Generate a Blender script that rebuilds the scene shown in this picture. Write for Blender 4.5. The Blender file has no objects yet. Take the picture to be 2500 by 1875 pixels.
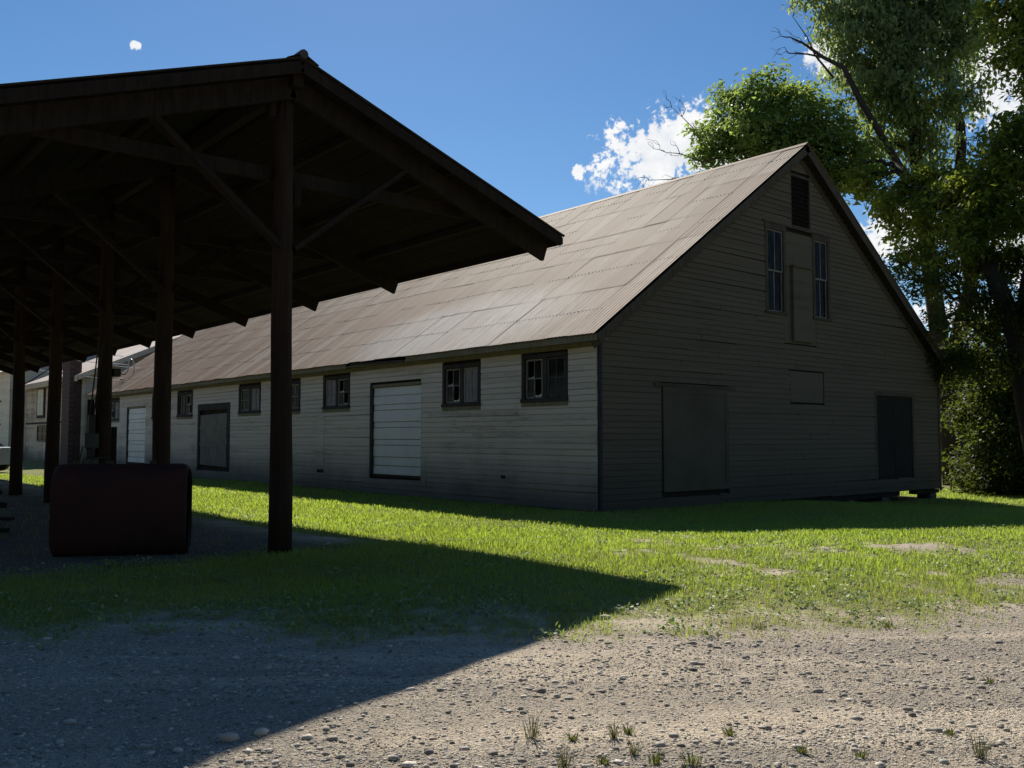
import bpy, bmesh, math, random
import numpy as np
from mathutils import Vector, Matrix
rng = np.random.default_rng(7)
random.seed(7)
R = math.radians
scene = bpy.context.scene
C = scene.collection

# ------------------------------------------------------------------ camera
YAW, PITCH, CAMZ = R(40.0), math.atan(130 / 2218.0), 1.6
FW = np.array([math.sin(YAW) * math.cos(PITCH), math.cos(YAW) * math.cos(PITCH), math.sin(PITCH)])
RT = np.array([math.cos(YAW), -math.sin(YAW), 0.0])
UP = np.cross(RT, FW)
CP = np.array([0.0, 0.0, CAMZ])
cam = bpy.data.cameras.new('camera')
cam.sensor_width = 36.0
cam.lens = 36.0 * 2218 / 2500
cam.clip_start, cam.clip_end = 0.1, 3000
cob = bpy.data.objects.new('camera', cam)
C.objects.link(cob)
cob.matrix_world = Matrix(((RT[0], UP[0], -FW[0], 0), (RT[1], UP[1], -FW[1], 0), (RT[2], UP[2], -FW[2], CAMZ), (0, 0, 0, 1)))
scene.camera = cob

def raydir(px, py):
    return FW + RT * (px - 1250) / 2218 - UP * (py - 937.5) / 2218
def at(px, py, rng_h):
    """a survey point: bearing and elevation read off the photograph, rng_h metres away on the map"""
    r = raydir(px, py)
    return CP + r * (rng_h / math.hypot(r[0], r[1]))

# ------------------------------------------------------------------ light
SUN = Vector((0.61, 1.01, 1.0)).normalized()
SUN_EL = math.asin(SUN.z)
SUN_AZ = math.atan2(SUN.x, SUN.y)
SKY_STRENGTH = 0.067
world = bpy.data.worlds.new('World')
scene.world = world
world.use_nodes = True
wn, wl = world.node_tree.nodes, world.node_tree.links
wn.clear()

class NT:
    """small helper round a node tree"""
    def __init__(s, tree): s.t = tree; s.n = tree.nodes; s.l = tree.links
    def new(s, typ, **kw):
        n = s.n.new(typ)
        for k, v in kw.items(): setattr(n, k, v)
        return n
    def put(s, sock, v):
        if isinstance(v, bpy.types.NodeSocket): s.l.new(v, sock)
        elif v is not None: sock.default_value = v
    def math(s, op, a, b=None, c=None, clamp=False):
        n = s.new('ShaderNodeMath', operation=op, use_clamp=clamp)
        s.put(n.inputs[0], a)
        if b is not None: s.put(n.inputs[1], b)
        if c is not None: s.put(n.inputs[2], c)
        return n.outputs[0]
    def vmath(s, op, a, b=None):
        n = s.new('ShaderNodeVectorMath', operation=op)
        s.put(n.inputs[0], a)
        if b is not None: s.put(n.inputs[1], b)
        return n.outputs['Value'] if op in ('DOT_PRODUCT', 'LENGTH') else n.outputs[0]
    def mix(s, f, a, b, blend='MIX'):
        n = s.new('ShaderNodeMix', data_type='RGBA', blend_type=blend)
        s.put(n.inputs[0], f)
        for i, v in ((6, a), (7, b)):
            if isinstance(v, (tuple, list)) and len(v) == 3: v = (*v, 1)
            s.put(n.inputs[i], v)
        return n.outputs[2]
    def ramp(s, f, lo, hi, a=0.0, b=1.0):
        n = s.new('ShaderNodeMapRange', interpolation_type='SMOOTHSTEP')
        s.put(n.inputs[0], f); n.inputs[1].default_value = lo; n.inputs[2].default_value = hi
        n.inputs[3].default_value = a; n.inputs[4].default_value = b
        return n.outputs[0]
    def noise(s, vec, scale, detail=4, rough=0.55, dist=0.0):
        n = s.new('ShaderNodeTexNoise')
        s.put(n.inputs['Vector'], vec)
        n.inputs['Scale'].default_value = scale; n.inputs['Detail'].default_value = detail
        n.inputs['Roughness'].default_value = rough; n.inputs['Distortion'].default_value = dist
        return n.outputs[0]
    def scale(s, vec, sc, loc=(0, 0, 0)):
        n = s.new('ShaderNodeMapping')
        s.put(n.inputs[0], vec); n.inputs[1].default_value = loc; n.inputs[3].default_value = sc
        return n.outputs[0]

W = NT(world.node_tree)
sky = W.new('ShaderNodeTexSky', sky_type='NISHITA', sun_disc=False)
sky.sun_elevation, sky.sun_rotation = SUN_EL, SUN_AZ
sky.air_density, sky.dust_density, sky.ozone_density, sky.altitude = 1.0, 0.1, 3.0, 300
wdir = W.new('ShaderNodeTexCoord').outputs['Generated']
cn = W.noise(W.scale(wdir, (1, 1, 1.3)), 11.0, 7, 0.6)
cn2 = W.noise(W.scale(wdir, (1, 1, 1.0)), 42.0, 5, 0.62)
cn3 = W.noise(wdir, 170.0, 4, 0.6)
cnn = W.math('ADD', W.math('MULTIPLY', W.math('SUBTRACT', cn3, 0.5), 1.3), W.math('ADD', W.math('MULTIPLY', W.math('SUBTRACT', cn, 0.5), 1.7), W.math('MULTIPLY', W.math('SUBTRACT', cn2, 0.5), 1.3)))
def cdir(px, py):
    r = raydir(px, py); return r / np.linalg.norm(r)
clouds = [(cdir(1665, 368), 0.098, 0.047), (cdir(1413, 420), 0.0075, 0.0085), (cdir(331, 110), 0.0075, 0.006),
          (cdir(2440, 170), 0.045, 0.06), (cdir(2330, 90), 0.04, 0.03), (cdir(2020, 140), 0.03, 0.02), (cdir(2200, 570), 0.05, 0.03),
          (cdir(2330, 770), 0.05, 0.02), (cdir(2700, 500), 0.13, 0.08), (cdir(3000, 200), 0.12, 0.07)]
for k in range(14):     # fair-weather cumulus carries on round the rest of the sky
    a = R(110 + k * 17.5 + 6 * math.sin(k * 2.1)); e = R(12 + 22 * abs(math.sin(k * 1.7)))
    clouds.append((np.array([math.sin(a) * math.cos(e), math.cos(a) * math.cos(e), math.sin(e)]), 0.07 + 0.05 * abs(math.sin(k * 3.3)), 0.04))
mask = None; under = None
for d, rx, ry in clouds:
    rt = np.cross(d, [0, 0, 1]); rt /= np.linalg.norm(rt); up = np.cross(rt, d)
    dx = W.math('DIVIDE', W.vmath('DOT_PRODUCT', wdir, tuple(rt)), rx)
    dy = W.math('DIVIDE', W.vmath('DOT_PRODUCT', wdir, tuple(up)), ry)
    front = W.math('GREATER_THAN', W.vmath('DOT_PRODUCT', wdir, tuple(d)), 0.0)
    q = W.math('SQRT', W.math('ADD', W.math('MULTIPLY', dx, dx), W.math('MULTIPLY', dy, dy)))
    m = W.math('ADD', W.math('MULTIPLY', W.math('SUBTRACT', 1.25, q), front), W.math('MULTIPLY', W.math('SUBTRACT', front, 1.0), 10.0))
    mask = m if mask is None else W.math('MAXIMUM', mask, m)
cm = W.ramp(W.math('ADD', mask, cnn), 0.32, 0.62)
cm = W.math('MULTIPLY', cm, W.ramp(mask, -0.15, 0.3))
cshade = W.ramp(W.math('ADD', cn2, W.math('MULTIPLY', cn, 0.6)), 0.55, 1.0)
ccol = W.mix(cshade, (8.2, 8.6, 9.2), (10.4, 10.4, 10.4))
hs = W.new('ShaderNodeHueSaturation'); hs.inputs['Saturation'].default_value = 1.22; W.put(hs.inputs['Color'], sky.outputs[0])
wcol = W.mix(cm, hs.outputs[0], ccol)
bg = W.new('ShaderNodeBackground')
W.put(bg.inputs[0], wcol); bg.inputs[1].default_value = SKY_STRENGTH
W.l.new(bg.outputs[0], W.new('ShaderNodeOutputWorld').inputs[0])

sl = bpy.data.lights.new('sun', 'SUN')
sl.energy, sl.angle, sl.color = 5.0, R(0.53), (1.0, 0.94, 0.83)
so = bpy.data.objects.new('sun', sl); C.objects.link(so)
so.location = SUN * 120
so.rotation_euler = SUN.to_track_quat('Z', 'Y').to_euler()
scene.view_settings.view_transform = 'Standard'
scene.view_settings.look = 'None'
scene.view_settings.exposure = 0.5
scene.view_settings.gamma = 1.0
scene.view_settings.use_curve_mapping = False
scene.render.engine = 'CYCLES'
scene.cycles.use_denoising = True
scene.cycles.max_bounces = 6
scene.cycles.transparent_max_bounces = 12

# ------------------------------------------------------------------ helpers
def mesh_np(name, V, F, smooth=False):
    """V (n,3), F (m,k) with one k"""
    V = np.asarray(V, np.float32); F = np.asarray(F, np.int32)
    me = bpy.data.meshes.new(name)
    me.vertices.add(len(V)); me.vertices.foreach_set('co', V.ravel())
    k = F.shape[1]
    me.loops.add(F.size); me.loops.foreach_set('vertex_index', F.ravel())
    me.polygons.add(len(F)); me.polygons.foreach_set('loop_start', np.arange(0, F.size, k, dtype=np.int32))
    me.polygons.foreach_set('loop_total', np.full(len(F), k, np.int32))
    if smooth: me.polygons.foreach_set('use_smooth', np.ones(len(F), bool))
    me.update(calc_edges=True)
    return me
def attr(me, name, vals):
    a = me.attributes.new(name, 'FLOAT', 'POINT'); a.data.foreach_set('value', np.asarray(vals, np.float32))

class MB:
    """collects shapes; build() links them as one mesh object"""
    def __init__(s): s.v = []; s.f = []
    def add(s, vs, fs):
        o = len(s.v); s.v += [tuple(map(float, p)) for p in vs]; s.f += [tuple(i + o for i in f) for f in fs]
        return s
    def box(s, a, b):
        (x0, y0, z0), (x1, y1, z1) = a, b
        x0, x1 = sorted((x0, x1)); y0, y1 = sorted((y0, y1)); z0, z1 = sorted((z0, z1))
        vs = [(x0, y0, z0), (x1, y0, z0), (x1, y1, z0), (x0, y1, z0), (x0, y0, z1), (x1, y0, z1), (x1, y1, z1), (x0, y1, z1)]
        return s.add(vs, [(3, 2, 1, 0), (4, 5, 6, 7), (0, 1, 5, 4), (1, 2, 6, 5), (2, 3, 7, 6), (3, 0, 4, 7)])
    def beam(s, p, q, w, h, upv=(0, 0, 1)):
        p, q = Vector(p), Vector(q); d = (q - p).normalized()
        r = d.cross(Vector(upv)).normalized() * (w / 2); u = r.cross(d).normalized() * (h / 2)
        vs = [p - r - u, p + r - u, p + r + u, p - r + u, q - r - u, q + r - u, q + r + u, q - r + u]
        return s.add(vs, [(3, 2, 1, 0), (4, 5, 6, 7), (0, 1, 5, 4), (1, 2, 6, 5), (2, 3, 7, 6), (3, 0, 4, 7)])
    def tube(s, pts, rad, n=6, cap=True):
        pts = [Vector(p) for p in pts]
        if not isinstance(rad, (list, tuple)): rad = [rad] * len(pts)
        ref = None; rings = []
        for i, p in enumerate(pts):
            d = (pts[min(i + 1, len(pts) - 1)] - pts[max(i - 1, 0)]).normalized()
            if ref is None: ref = d.orthogonal().normalized()
            ref = (ref - d * ref.dot(d)).normalized(); b = d.cross(ref)
            rings.append([p + (ref * math.cos(2 * math.pi * k / n) + b * math.sin(2 * math.pi * k / n)) * rad[i] for k in range(n)])
        vs = [v for r_ in rings for v in r_]; fs = []
        for i in range(len(pts) - 1):
            for k in range(n):
                fs.append((i * n + k, i * n + (k + 1) % n, (i + 1) * n + (k + 1) % n, (i + 1) * n + k))
        if cap: fs += [tuple(range(n - 1, -1, -1)), tuple((len(pts) - 1) * n + k for k in range(n))]
        return s.add(vs, fs)
    def poly(s, pts): return s.add(pts, [tuple(range(len(pts)))])
    def build(s, name, m, parent=None, smooth=False):
        me = bpy.data.meshes.new(name); me.from_pydata(s.v, [], s.f)
        if smooth:
            for p in me.polygons: p.use_smooth = True
        return obj(name, me, m, parent)
def obj(name, me, m=None, parent=None, loc=None, rot=None):
    o = bpy.data.objects.new(name, me); C.objects.link(o)
    if m and not me.materials: me.materials.append(m)
    if parent: o.parent = parent
    if loc is not None: o.location = loc
    if rot is not None: o.rotation_euler = rot
    return o
def empty(name, loc=(0, 0, 0), parent=None):
    o = bpy.data.objects.new(name, None); C.objects.link(o); o.location = loc; o.empty_display_size = 0.3
    if parent: o.parent = parent
    return o
def tag(o, label=None, cat=None, group=None, kind=None):
    if label: o['label'] = label
    if cat: o['category'] = cat
    if group: o['group'] = group
    if kind: o['kind'] = kind
    return o
def bevel(o, w=0.01, seg=2):
    b = o.modifiers.new('bevel', 'BEVEL'); b.width = w; b.segments = seg; b.limit_method = 'ANGLE'
    return o

# numpy value noise
def vnoise(x, y, seed=0):
    xi, yi = np.floor(x).astype(np.int64), np.floor(y).astype(np.int64)
    xf, yf = x - xi, y - yi
    def h(i, j):
        n = (i * 374761393 + j * 668265263 + seed * 974711) & 0x7fffffff
        n = ((n ^ (n >> 13)) * 1274126177) & 0x7fffffff
        return ((n ^ (n >> 16)) & 0xffff) / 65535.0
    u, v = xf * xf * (3 - 2 * xf), yf * yf * (3 - 2 * yf)
    return (h(xi, yi) * (1 - u) + h(xi + 1, yi) * u) * (1 - v) + (h(xi, yi + 1) * (1 - u) + h(xi + 1, yi + 1) * u) * v
def fbm(x, y, seed=0, oct=4):
    t, a, s = 0, 0.5, 0
    for k in range(oct):
        t = t + a * vnoise(x * 2 ** k, y * 2 ** k, seed + k); s += a; a *= 0.5
    return t / s
def sstep(a, b, x):
    t = np.clip((x - a) / (b - a), 0, 1); return t * t * (3 - 2 * t)

# ------------------------------------------------------------------ materials
def new_mat(name):
    m = bpy.data.materials.new(name); m.use_nodes = True
    m.node_tree.nodes.clear(); T = NT(m.node_tree)
    out = T.new('ShaderNodeOutputMaterial')
    return m, T, out
def principled(T, out, col, rough=0.8, metal=0.0, bump=None, bstr=0.3, bdist=0.01, spec=0.3):
    p = T.new('ShaderNodeBsdfPrincipled')
    if isinstance(col, tuple): col = (*col[:3], 1)
    T.put(p.inputs['Base Color'], col); T.put(p.inputs['Roughness'], rough); T.put(p.inputs['Metallic'], metal)
    p.inputs['Specular IOR Level'].default_value = spec
    if bump is not None:
        b = T.new('ShaderNodeBump'); b.inputs['Strength'].default_value = bstr; b.inputs['Distance'].default_value = bdist
        T.put(b.inputs['Height'], bump); T.put(p.inputs['Normal'], b.outputs[0])
    T.l.new(p.outputs[0], out.inputs[0])
    return p
def pos(T): return T.new('ShaderNodeNewGeometry').outputs['Position']
def sep(T, v):
    n = T.new('ShaderNodeSeparateXYZ'); T.put(n.inputs[0], v); return n.outputs

def siding_mat(name, paint, bare, row=0.131, worn=0.5, zdirt=0.9):
    m, T, out = new_mat(name)
    P = pos(T); s = sep(T, P)
    rown = T.math('FLOOR', T.math('DIVIDE', s[2], row))
    along = T.math('ADD', s[0], s[1])
    wn_ = T.new('ShaderNodeTexWhiteNoise', noise_dimensions='2D')
    cmb = T.new('ShaderNodeCombineXYZ'); T.put(cmb.inputs[0], rown); T.put(cmb.inputs[1], T.math('FLOOR', T.math('ADD', T.math('MULTIPLY', along, 0.27), T.math('MULTIPLY', rown, 0.37))))
    T.put(wn_.inputs['Vector'], cmb.outputs[0])
    streak = T.noise(T.scale(P, (1.6, 1.6, 22.0)), 1.0, 6, 0.65, 0.4)
    blot = T.noise(T.scale(P, (0.6, 0.6, 0.8)), 1.0, 5, 0.6)
    fine = T.noise(T.scale(P, (9, 9, 70.0)), 1.0, 4, 0.7)
    w = T.math('ADD', T.math('MULTIPLY', streak, 0.8), T.math('MULTIPLY', blot, 0.75))
    w = T.math('ADD', w, T.math('MULTIPLY', wn_.outputs[0], 0.22))
    w = T.math('ADD', w, T.math('MULTIPLY', fine, 0.25))
    f = T.ramp(w, 1.30 - worn * 0.5, 1.62 - worn * 0.5)
    c = T.mix(f, paint, bare)
    c = T.mix(T.ramp(wn_.outputs[0], 0.0, 1.0, 0.0, 0.35), c, tuple(v * 0.72 for v in paint))
    low = T.ramp(T.math('ADD', s[2], T.math('MULTIPLY', blot, -1.0)), -0.45, zdirt, 0.75, 0.0)
    c = T.mix(low, c, (0.045, 0.04, 0.03))
    principled(T, out, c, 0.85, bump=T.math('ADD', streak, T.math('MULTIPLY', fine, 0.6)), bstr=0.35, bdist=0.004)
    return m
def wood_mat(name, a, b, sc=(3, 3, 0.4), rough=0.9):
    m, T, out = new_mat(name)
    co = T.new('ShaderNodeTexCoord').outputs['Object']
    n = T.noise(T.scale(co, sc), 6.0, 6, 0.65, 0.6)
    n2 = T.noise(co, 1.3, 4)
    c = T.mix(T.ramp(n, 0.35, 0.7), a, b)
    c = T.mix(T.ramp(n2, 0.4, 0.75, 0, 0.5), c, tuple(v * 0.5 for v in a))
    principled(T, out, c, rough, bump=n, bstr=0.4, bdist=0.006, spec=0.12)
    return m
def plain_mat(name, a, b=None, rough=0.6, metal=0.0, sc=3.0, spec=0.3, lo=0.4, hi=0.7):
    m, T, out = new_mat(name)
    co = T.new('ShaderNodeTexCoord').outputs['Object']
    n = T.noise(co, sc, 6, 0.62)
    c = T.mix(T.ramp(n, lo, hi), a, b or tuple(v * 0.7 for v in a))
    principled(T, out, c, rough, metal, bump=n, bstr=0.12, bdist=0.004, spec=spec)
    return m
def tin_mat(name, grey, pale, rust, rand=True):
    m, T, out = new_mat(name)
    P = pos(T); s = sep(T, P)
    co = T.new('ShaderNodeTexCoord').outputs['Object']
    rnd = T.new('ShaderNodeObjectInfo').outputs['Random'] if rand else T.math('FRACT', T.math('MULTIPLY', T.math('FLOOR', T.math('DIVIDE', s[1], 0.72)), 0.377))
    streak = T.noise(T.scale(P, (0.55, 6.5, 0.55)), 1.0, 6, 0.62, 0.25)
    blot = T.noise(T.scale(P, (0.22, 0.16, 0.22)), 1.0, 4, 0.55)
    fine = T.noise(T.scale(P, (2.5, 30, 2.5)), 1.0, 4, 0.6)
    r1 = T.math('ADD', T.math('ADD', T.math('MULTIPLY', streak, 1.2), T.math('MULTIPLY', rnd, 0.5)), T.math('MULTIPLY', T.math('SUBTRACT', blot, 0.1), 0.9))
    # the lower sheets towards the gable have kept more of their zinc
    du = T.math('DIVIDE', T.math('SUBTRACT', s[1], 19.6), 4.6); dz = T.math('DIVIDE', T.math('SUBTRACT', s[2], 4.5), 1.15)
    zinc = T.ramp(T.math('ADD', T.math('ADD', T.math('MULTIPLY', du, du), T.math('MULTIPLY', dz, dz)), T.math('MULTIPLY', T.math('SUBTRACT', streak, 0.5), 1.6)), 0.2, 1.5, 1.0, 0.0)
    r1 = T.math('SUBTRACT', r1, T.math('MULTIPLY', zinc, 0.45))
    c = T.mix(T.ramp(r1, 0.75, 1.35), grey, rust)
    c = T.mix(T.math('MULTIPLY', zinc, T.ramp(T.math('ADD', streak, T.math('MULTIPLY', rnd, 0.4)), 0.40, 0.8, 0.35, 1.0)), c, pale)
    c = T.mix(T.ramp(fine, 0.42, 0.75, 0.0, 0.55), c, tuple(v * 0.55 for v in rust))
    c = T.mix(T.ramp(T.noise(T.scale(P, (1.0, 14, 1.0)), 1.0, 5, 0.7), 0.58, 0.8, 0.0, 0.5), c, pale)
    c = T.mix(T.ramp(rnd, 0.3, 1.0, 0.0, 0.3), c, tuple(v * 0.55 for v in rust))
    principled(T, out, c, 0.75, 0.0, bump=fine, bstr=0.15, bdist=0.003, spec=0.16)
    return m
def leaf_mat(name, a, b, trans, tw=0.5, spec=0.25):
    m, T, out = new_mat(name)
    at_ = T.new('ShaderNodeAttribute', attribute_name='rnd').outputs['Fac']
    c = T.mix(at_, a, b)
    d = T.new('ShaderNodeBsdfPrincipled'); T.put(d.inputs['Base Color'], c); d.inputs['Roughness'].default_value = 0.55
    d.inputs['Specular IOR Level'].default_value = spec
    t = T.new('ShaderNodeBsdfTranslucent'); T.put(t.inputs[0], T.mix(at_, trans, tuple(v * 0.65 for v in trans)))
    mx = T.new('ShaderNodeMixShader'); mx.inputs[0].default_value = tw
    T.l.new(d.outputs[0], mx.inputs[1]); T.l.new(t.outputs[0], mx.inputs[2]); T.l.new(mx.outputs[0], out.inputs[0])
    return m
def glass_mat(name):
    m, T, out = new_mat(name)
    n = T.noise(T.new('ShaderNodeTexCoord').outputs['Object'], 5.0, 4)
    d = T.new('ShaderNodeBsdfDiffuse'); T.put(d.inputs[0], T.mix(T.ramp(n, 0.4, 0.7), (0.010, 0.010, 0.010), (0.035, 0.033, 0.033)))
    tr = T.new('ShaderNodeBsdfTransparent'); tr.inputs[0].default_value = (0.75, 0.78, 0.76, 1)
    m1 = T.new('ShaderNodeMixShader'); m1.inputs[0].default_value = 0.85
    T.l.new(tr.outputs[0], m1.inputs[1]); T.l.new(d.outputs[0], m1.inputs[2])
    g = T.new('ShaderNodeBsdfGlossy'); g.inputs['Roughness'].default_value = 0.08
    fr = T.new('ShaderNodeFresnel'); fr.inputs[0].default_value = 1.5
    m2 = T.new('ShaderNodeMixShader'); T.put(m2.inputs[0], T.math('MULTIPLY', fr.outputs[0], 0.15))
    T.l.new(m1.outputs[0], m2.inputs[1]); T.l.new(g.outputs[0], m2.inputs[2]); T.l.new(m2.outputs[0], out.inputs[0])
    return m

M = {}
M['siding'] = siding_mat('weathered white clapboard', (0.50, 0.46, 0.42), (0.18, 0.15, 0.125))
M['gable'] = siding_mat('olive clapboard darkened for shade', (0.115, 0.092, 0.062), (0.055, 0.041, 0.029), worn=0.4)  # olive tone, with the gable's shade put into the darker colour
M['siding_far'] = siding_mat('cream clapboard', (0.66, 0.575, 0.43), (0.22, 0.18, 0.13), row=0.15, worn=0.35)
M['siding_brown'] = siding_mat('brown stained clapboard', (0.54, 0.43, 0.30), (0.22, 0.15, 0.095), row=0.15, worn=0.7)
M['sheath'] = wood_mat('dark sheathing', (0.03, 0.026, 0.022), (0.02, 0.018, 0.016))
M['trim'] = wood_mat('faded olive trim', (0.20, 0.19, 0.13), (0.13, 0.12, 0.085))
M['trim_dark'] = wood_mat('dark weathered trim', (0.055, 0.05, 0.05), (0.03, 0.028, 0.03))
M['rake'] = wood_mat('rake board', (0.10, 0.082, 0.06), (0.06, 0.048, 0.036))
M['sash'] = wood_mat('sash paint', (0.28, 0.255, 0.23), (0.13, 0.115, 0.10))
M['sash_dark'] = wood_mat('grey sash', (0.09, 0.088, 0.09), (0.05, 0.05, 0.05))
M['glass'] = glass_mat('dusty pane')
M['board_pane'] = plain_mat('pale board behind sash', (0.17, 0.165, 0.175), (0.11, 0.10, 0.11))
M['door_white'] = plain_mat('white door paint', (0.52, 0.54, 0.56), (0.44, 0.46, 0.48), 0.5, sc=1.2)
M['door_plank'] = wood_mat('grey plank door', (0.22, 0.215, 0.205), (0.10, 0.095, 0.09))
M['door_green'] = plain_mat('grey green sheet', (0.095, 0.08, 0.054), (0.068, 0.056, 0.038), 0.98, sc=0.8)
M['tin'] = tin_mat('rusting tin', (0.30, 0.23, 0.168), (0.47, 0.43, 0.37), (0.215, 0.128, 0.075))
M['tin_far'] = tin_mat('grey tin', (0.52, 0.48, 0.45), (0.6, 0.57, 0.53), (0.46, 0.37, 0.31), False)
M['nail'] = plain_mat('nail rust', (0.06, 0.045, 0.035))
M['creosote'] = wood_mat('creosoted timber', (0.028, 0.021, 0.017), (0.015, 0.012, 0.010))
M['pole'] = wood_mat('round pole', (0.045, 0.029, 0.021), (0.022, 0.015, 0.011), (4, 4, 0.25))
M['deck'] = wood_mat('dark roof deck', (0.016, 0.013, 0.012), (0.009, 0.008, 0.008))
M['shed_tin'] = plain_mat('dark shed roofing', (0.06, 0.055, 0.05), (0.035, 0.03, 0.028), 0.7)
M['tank'] = plain_mat('oxide red tank', (0.045, 0.014, 0.010), (0.024, 0.010, 0.008), 0.75, sc=2.2)
M['iron'] = plain_mat('dark iron', (0.03, 0.03, 0.032), (0.05, 0.035, 0.025), 0.6, 0.4)
M['stone'] = plain_mat('foundation stone', (0.08, 0.075, 0.065), (0.045, 0.042, 0.036), 0.9)
M['bark'] = wood_mat('bark', (0.045, 0.036, 0.028), (0.02, 0.017, 0.014), (6, 6, 1.2))
M['deadwood'] = wood_mat('dead wood', (0.06, 0.052, 0.046), (0.035, 0.03, 0.027), (6, 6, 1.2))
M['leaf_a'] = leaf_mat('box elder leaf', (0.12, 0.19, 0.06), (0.06, 0.115, 0.035), (0.40, 0.54, 0.11), 0.5)
M['leaf_b'] = leaf_mat('drooping leaf', (0.12, 0.17, 0.09), (0.07, 0.11, 0.055), (0.42, 0.52, 0.16), 0.52)
M['leaf_c'] = leaf_mat('leaf darkened for shade', (0.03, 0.05, 0.014), (0.018, 0.032, 0.010), (0.22, 0.28, 0.03), 0.34, 0.12)  # darker, less translucent leaf: shade is put into its colour
M['leaf_d'] = leaf_mat('maple leaf', (0.08, 0.115, 0.03), (0.04, 0.07, 0.018), (0.48, 0.55, 0.06), 0.48, 0.2)
M['blade'] = leaf_mat('grass blade', (0.12, 0.20, 0.045), (0.36, 0.31, 0.12), (0.50, 0.66, 0.07), 0.53, 0.15)
M['tuft'] = leaf_mat('tuft blade', (0.10, 0.13, 0.04), (0.19, 0.17, 0.075), (0.17, 0.20, 0.04), 0.4, 0.12)
M['clover'] = leaf_mat('broad weed leaf', (0.36, 0.42, 0.22), (0.13, 0.2, 0.06), (0.3, 0.4, 0.08), 0.35, 0.2)
M['dry'] = leaf_mat('dry weed', (0.15, 0.135, 0.065), (0.10, 0.12, 0.05), (0.14, 0.14, 0.05), 0.35)
M['brick'] = plain_mat('sooty brick', (0.10, 0.055, 0.045), (0.05, 0.035, 0.03), 0.9, sc=6)
M['mortar'] = plain_mat('mortar', (0.10, 0.09, 0.08))
M['wire'] = plain_mat('pale cable', (0.6, 0.6, 0.6), (0.5, 0.5, 0.5), 0.4)
M['wire_dark'] = plain_mat('black cable', (0.012, 0.012, 0.012))
M['galv'] = plain_mat('galvanised conduit', (0.45, 0.45, 0.44), (0.35, 0.35, 0.34), 0.35, 0.6)
M['meter_grey'] = plain_mat('grey enclosure', (0.05, 0.05, 0.05), (0.03, 0.03, 0.03), 0.5)
M['car'] = plain_mat('silver car paint', (0.5, 0.51, 0.53), (0.48, 0.49, 0.5), 0.25, 0.5)
M['tyre'] = plain_mat('tyre rubber', (0.02, 0.02, 0.02))
M['red_wall'] = plain_mat('faded red roof', (0.34, 0.13, 0.11), (0.28, 0.11, 0.09), 0.8)

# ------------------------------------------------------------------ ground
BX, BY, BXR, BL = 13.796, 13.606, 29.35, 36.9       # barn corner, right wall, length
BYE = BY + BL
EX, EZ, RX_, RZ = 13.46, 3.79, 21.57, 9.51           # eave edge and ridge of the barn roof
def ground_z(x, y):
    dx = np.maximum(BX - x, 0); dy = np.maximum(BY - y, 0)
    d = np.hypot(dx, dy)
    z = 0.28 * sstep(3.0, 9.0, d)
    z = z + 0.10 * sstep(30, 50, y) * (1 - sstep(3, 9, d))
    z = z - 0.34 * sstep(18.0, 27.0, x) * (1 - sstep(20, 40, y)) * sstep(0.0, 7.0, y + 0.25 * x - 5)
    z = z + (fbm(x * 0.35, y * 0.35, 3) - 0.5) * 0.06 + (fbm(x * 2.1, y * 2.1, 9, 3) - 0.5) * 0.018
    return z
def SL(x, y): return x * math.sin(YAW) + y * math.cos(YAW), x * math.cos(YAW) - y * math.sin(YAW)
PATCH = [(10.4, 8.4, 0.9, .35), (9.3, 6.6, 1.3, .5), (10.6, 4.6, 1.2, .5), (12.2, 3.4, 1.6, .5), (8.0, 6.1, 0.9, .35), (9.2, 3.0, 1.2, .4)]
def grassiness(x, y):
    s, l = SL(x, y)
    n = fbm(x * 0.9, y * 0.9, 21) - 0.5; n2 = fbm(x * 3.3, y * 3.3, 5) - 0.5; n3 = fbm(x * 11.0, y * 11.0, 8, 3) - 0.5
    edge = s - (6.35 + 0.085 * l) + n * 1.6 + n2 * 1.1 + n3 * 0.7
    g = sstep(-0.35, 0.75, edge)
    g = np.maximum(g, sstep(0.6, 2.0, -(s + 2.5) + n * 2))           # lawn again behind the drive
    shed = sstep(-0.25, 0.5, (6.15 + 0.02 * (y - 10)) - x + n * 1.2) * sstep(9.0, 10.5, y + n)
    g = g * (1 - 0.93 * shed)
    for px, py, r, k in PATCH:
        d = np.hypot((x - px), (y - py)) / r
        g = g * (1 - sstep(1.35, -0.2, d + n * 2.6 + n2 * 2.4 + n3 * 1.8) * 0.88)
    thin = sstep(0.0, 3.2 + 1.5 * sstep(0, 4, l), edge) * 0.6 + 0.4                           # thin and dry near the drive
    return np.clip(g * thin * (0.72 + 1.0 * (fbm(x * 1.7, y * 1.7, 33) - 0.2) * 0.6), 0, 1)

def axis_coords(lo, hi, step, far):
    core = np.arange(lo, hi + 1e-6, step)
    a = [lo]; k = step
    while a[-1] > -far: k *= 1.35; a.append(a[-1] - k)
    b = [hi]; k = step
    while b[-1] < far: k *= 1.35; b.append(b[-1] + k)
    return np.concatenate([np.array(a[:0:-1]), core, np.array(b[1:])])
gx = axis_coords(-4, 19, 0.11, 900); gy = axis_coords(-3, 24, 0.11, 900)
GXX, GYY = np.meshgrid(gx, gy, indexing='ij')
GZ = ground_z(GXX, GYY); GG = grassiness(GXX, GYY)
nx_, ny_ = len(gx), len(gy)
idx = np.arange(nx_ * ny_).reshape(nx_, ny_)
F = np.stack([idx[:-1, :-1], idx[1:, :-1], idx[1:, 1:], idx[:-1, 1:]], -1).reshape(-1, 4)
V = np.stack([GXX, GYY, GZ], -1).reshape(-1, 3); GA = GG.reshape(-1)
fc = V[F].mean(1); fs_, fl_ = SL(fc[:, 0], fc[:, 1])
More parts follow.
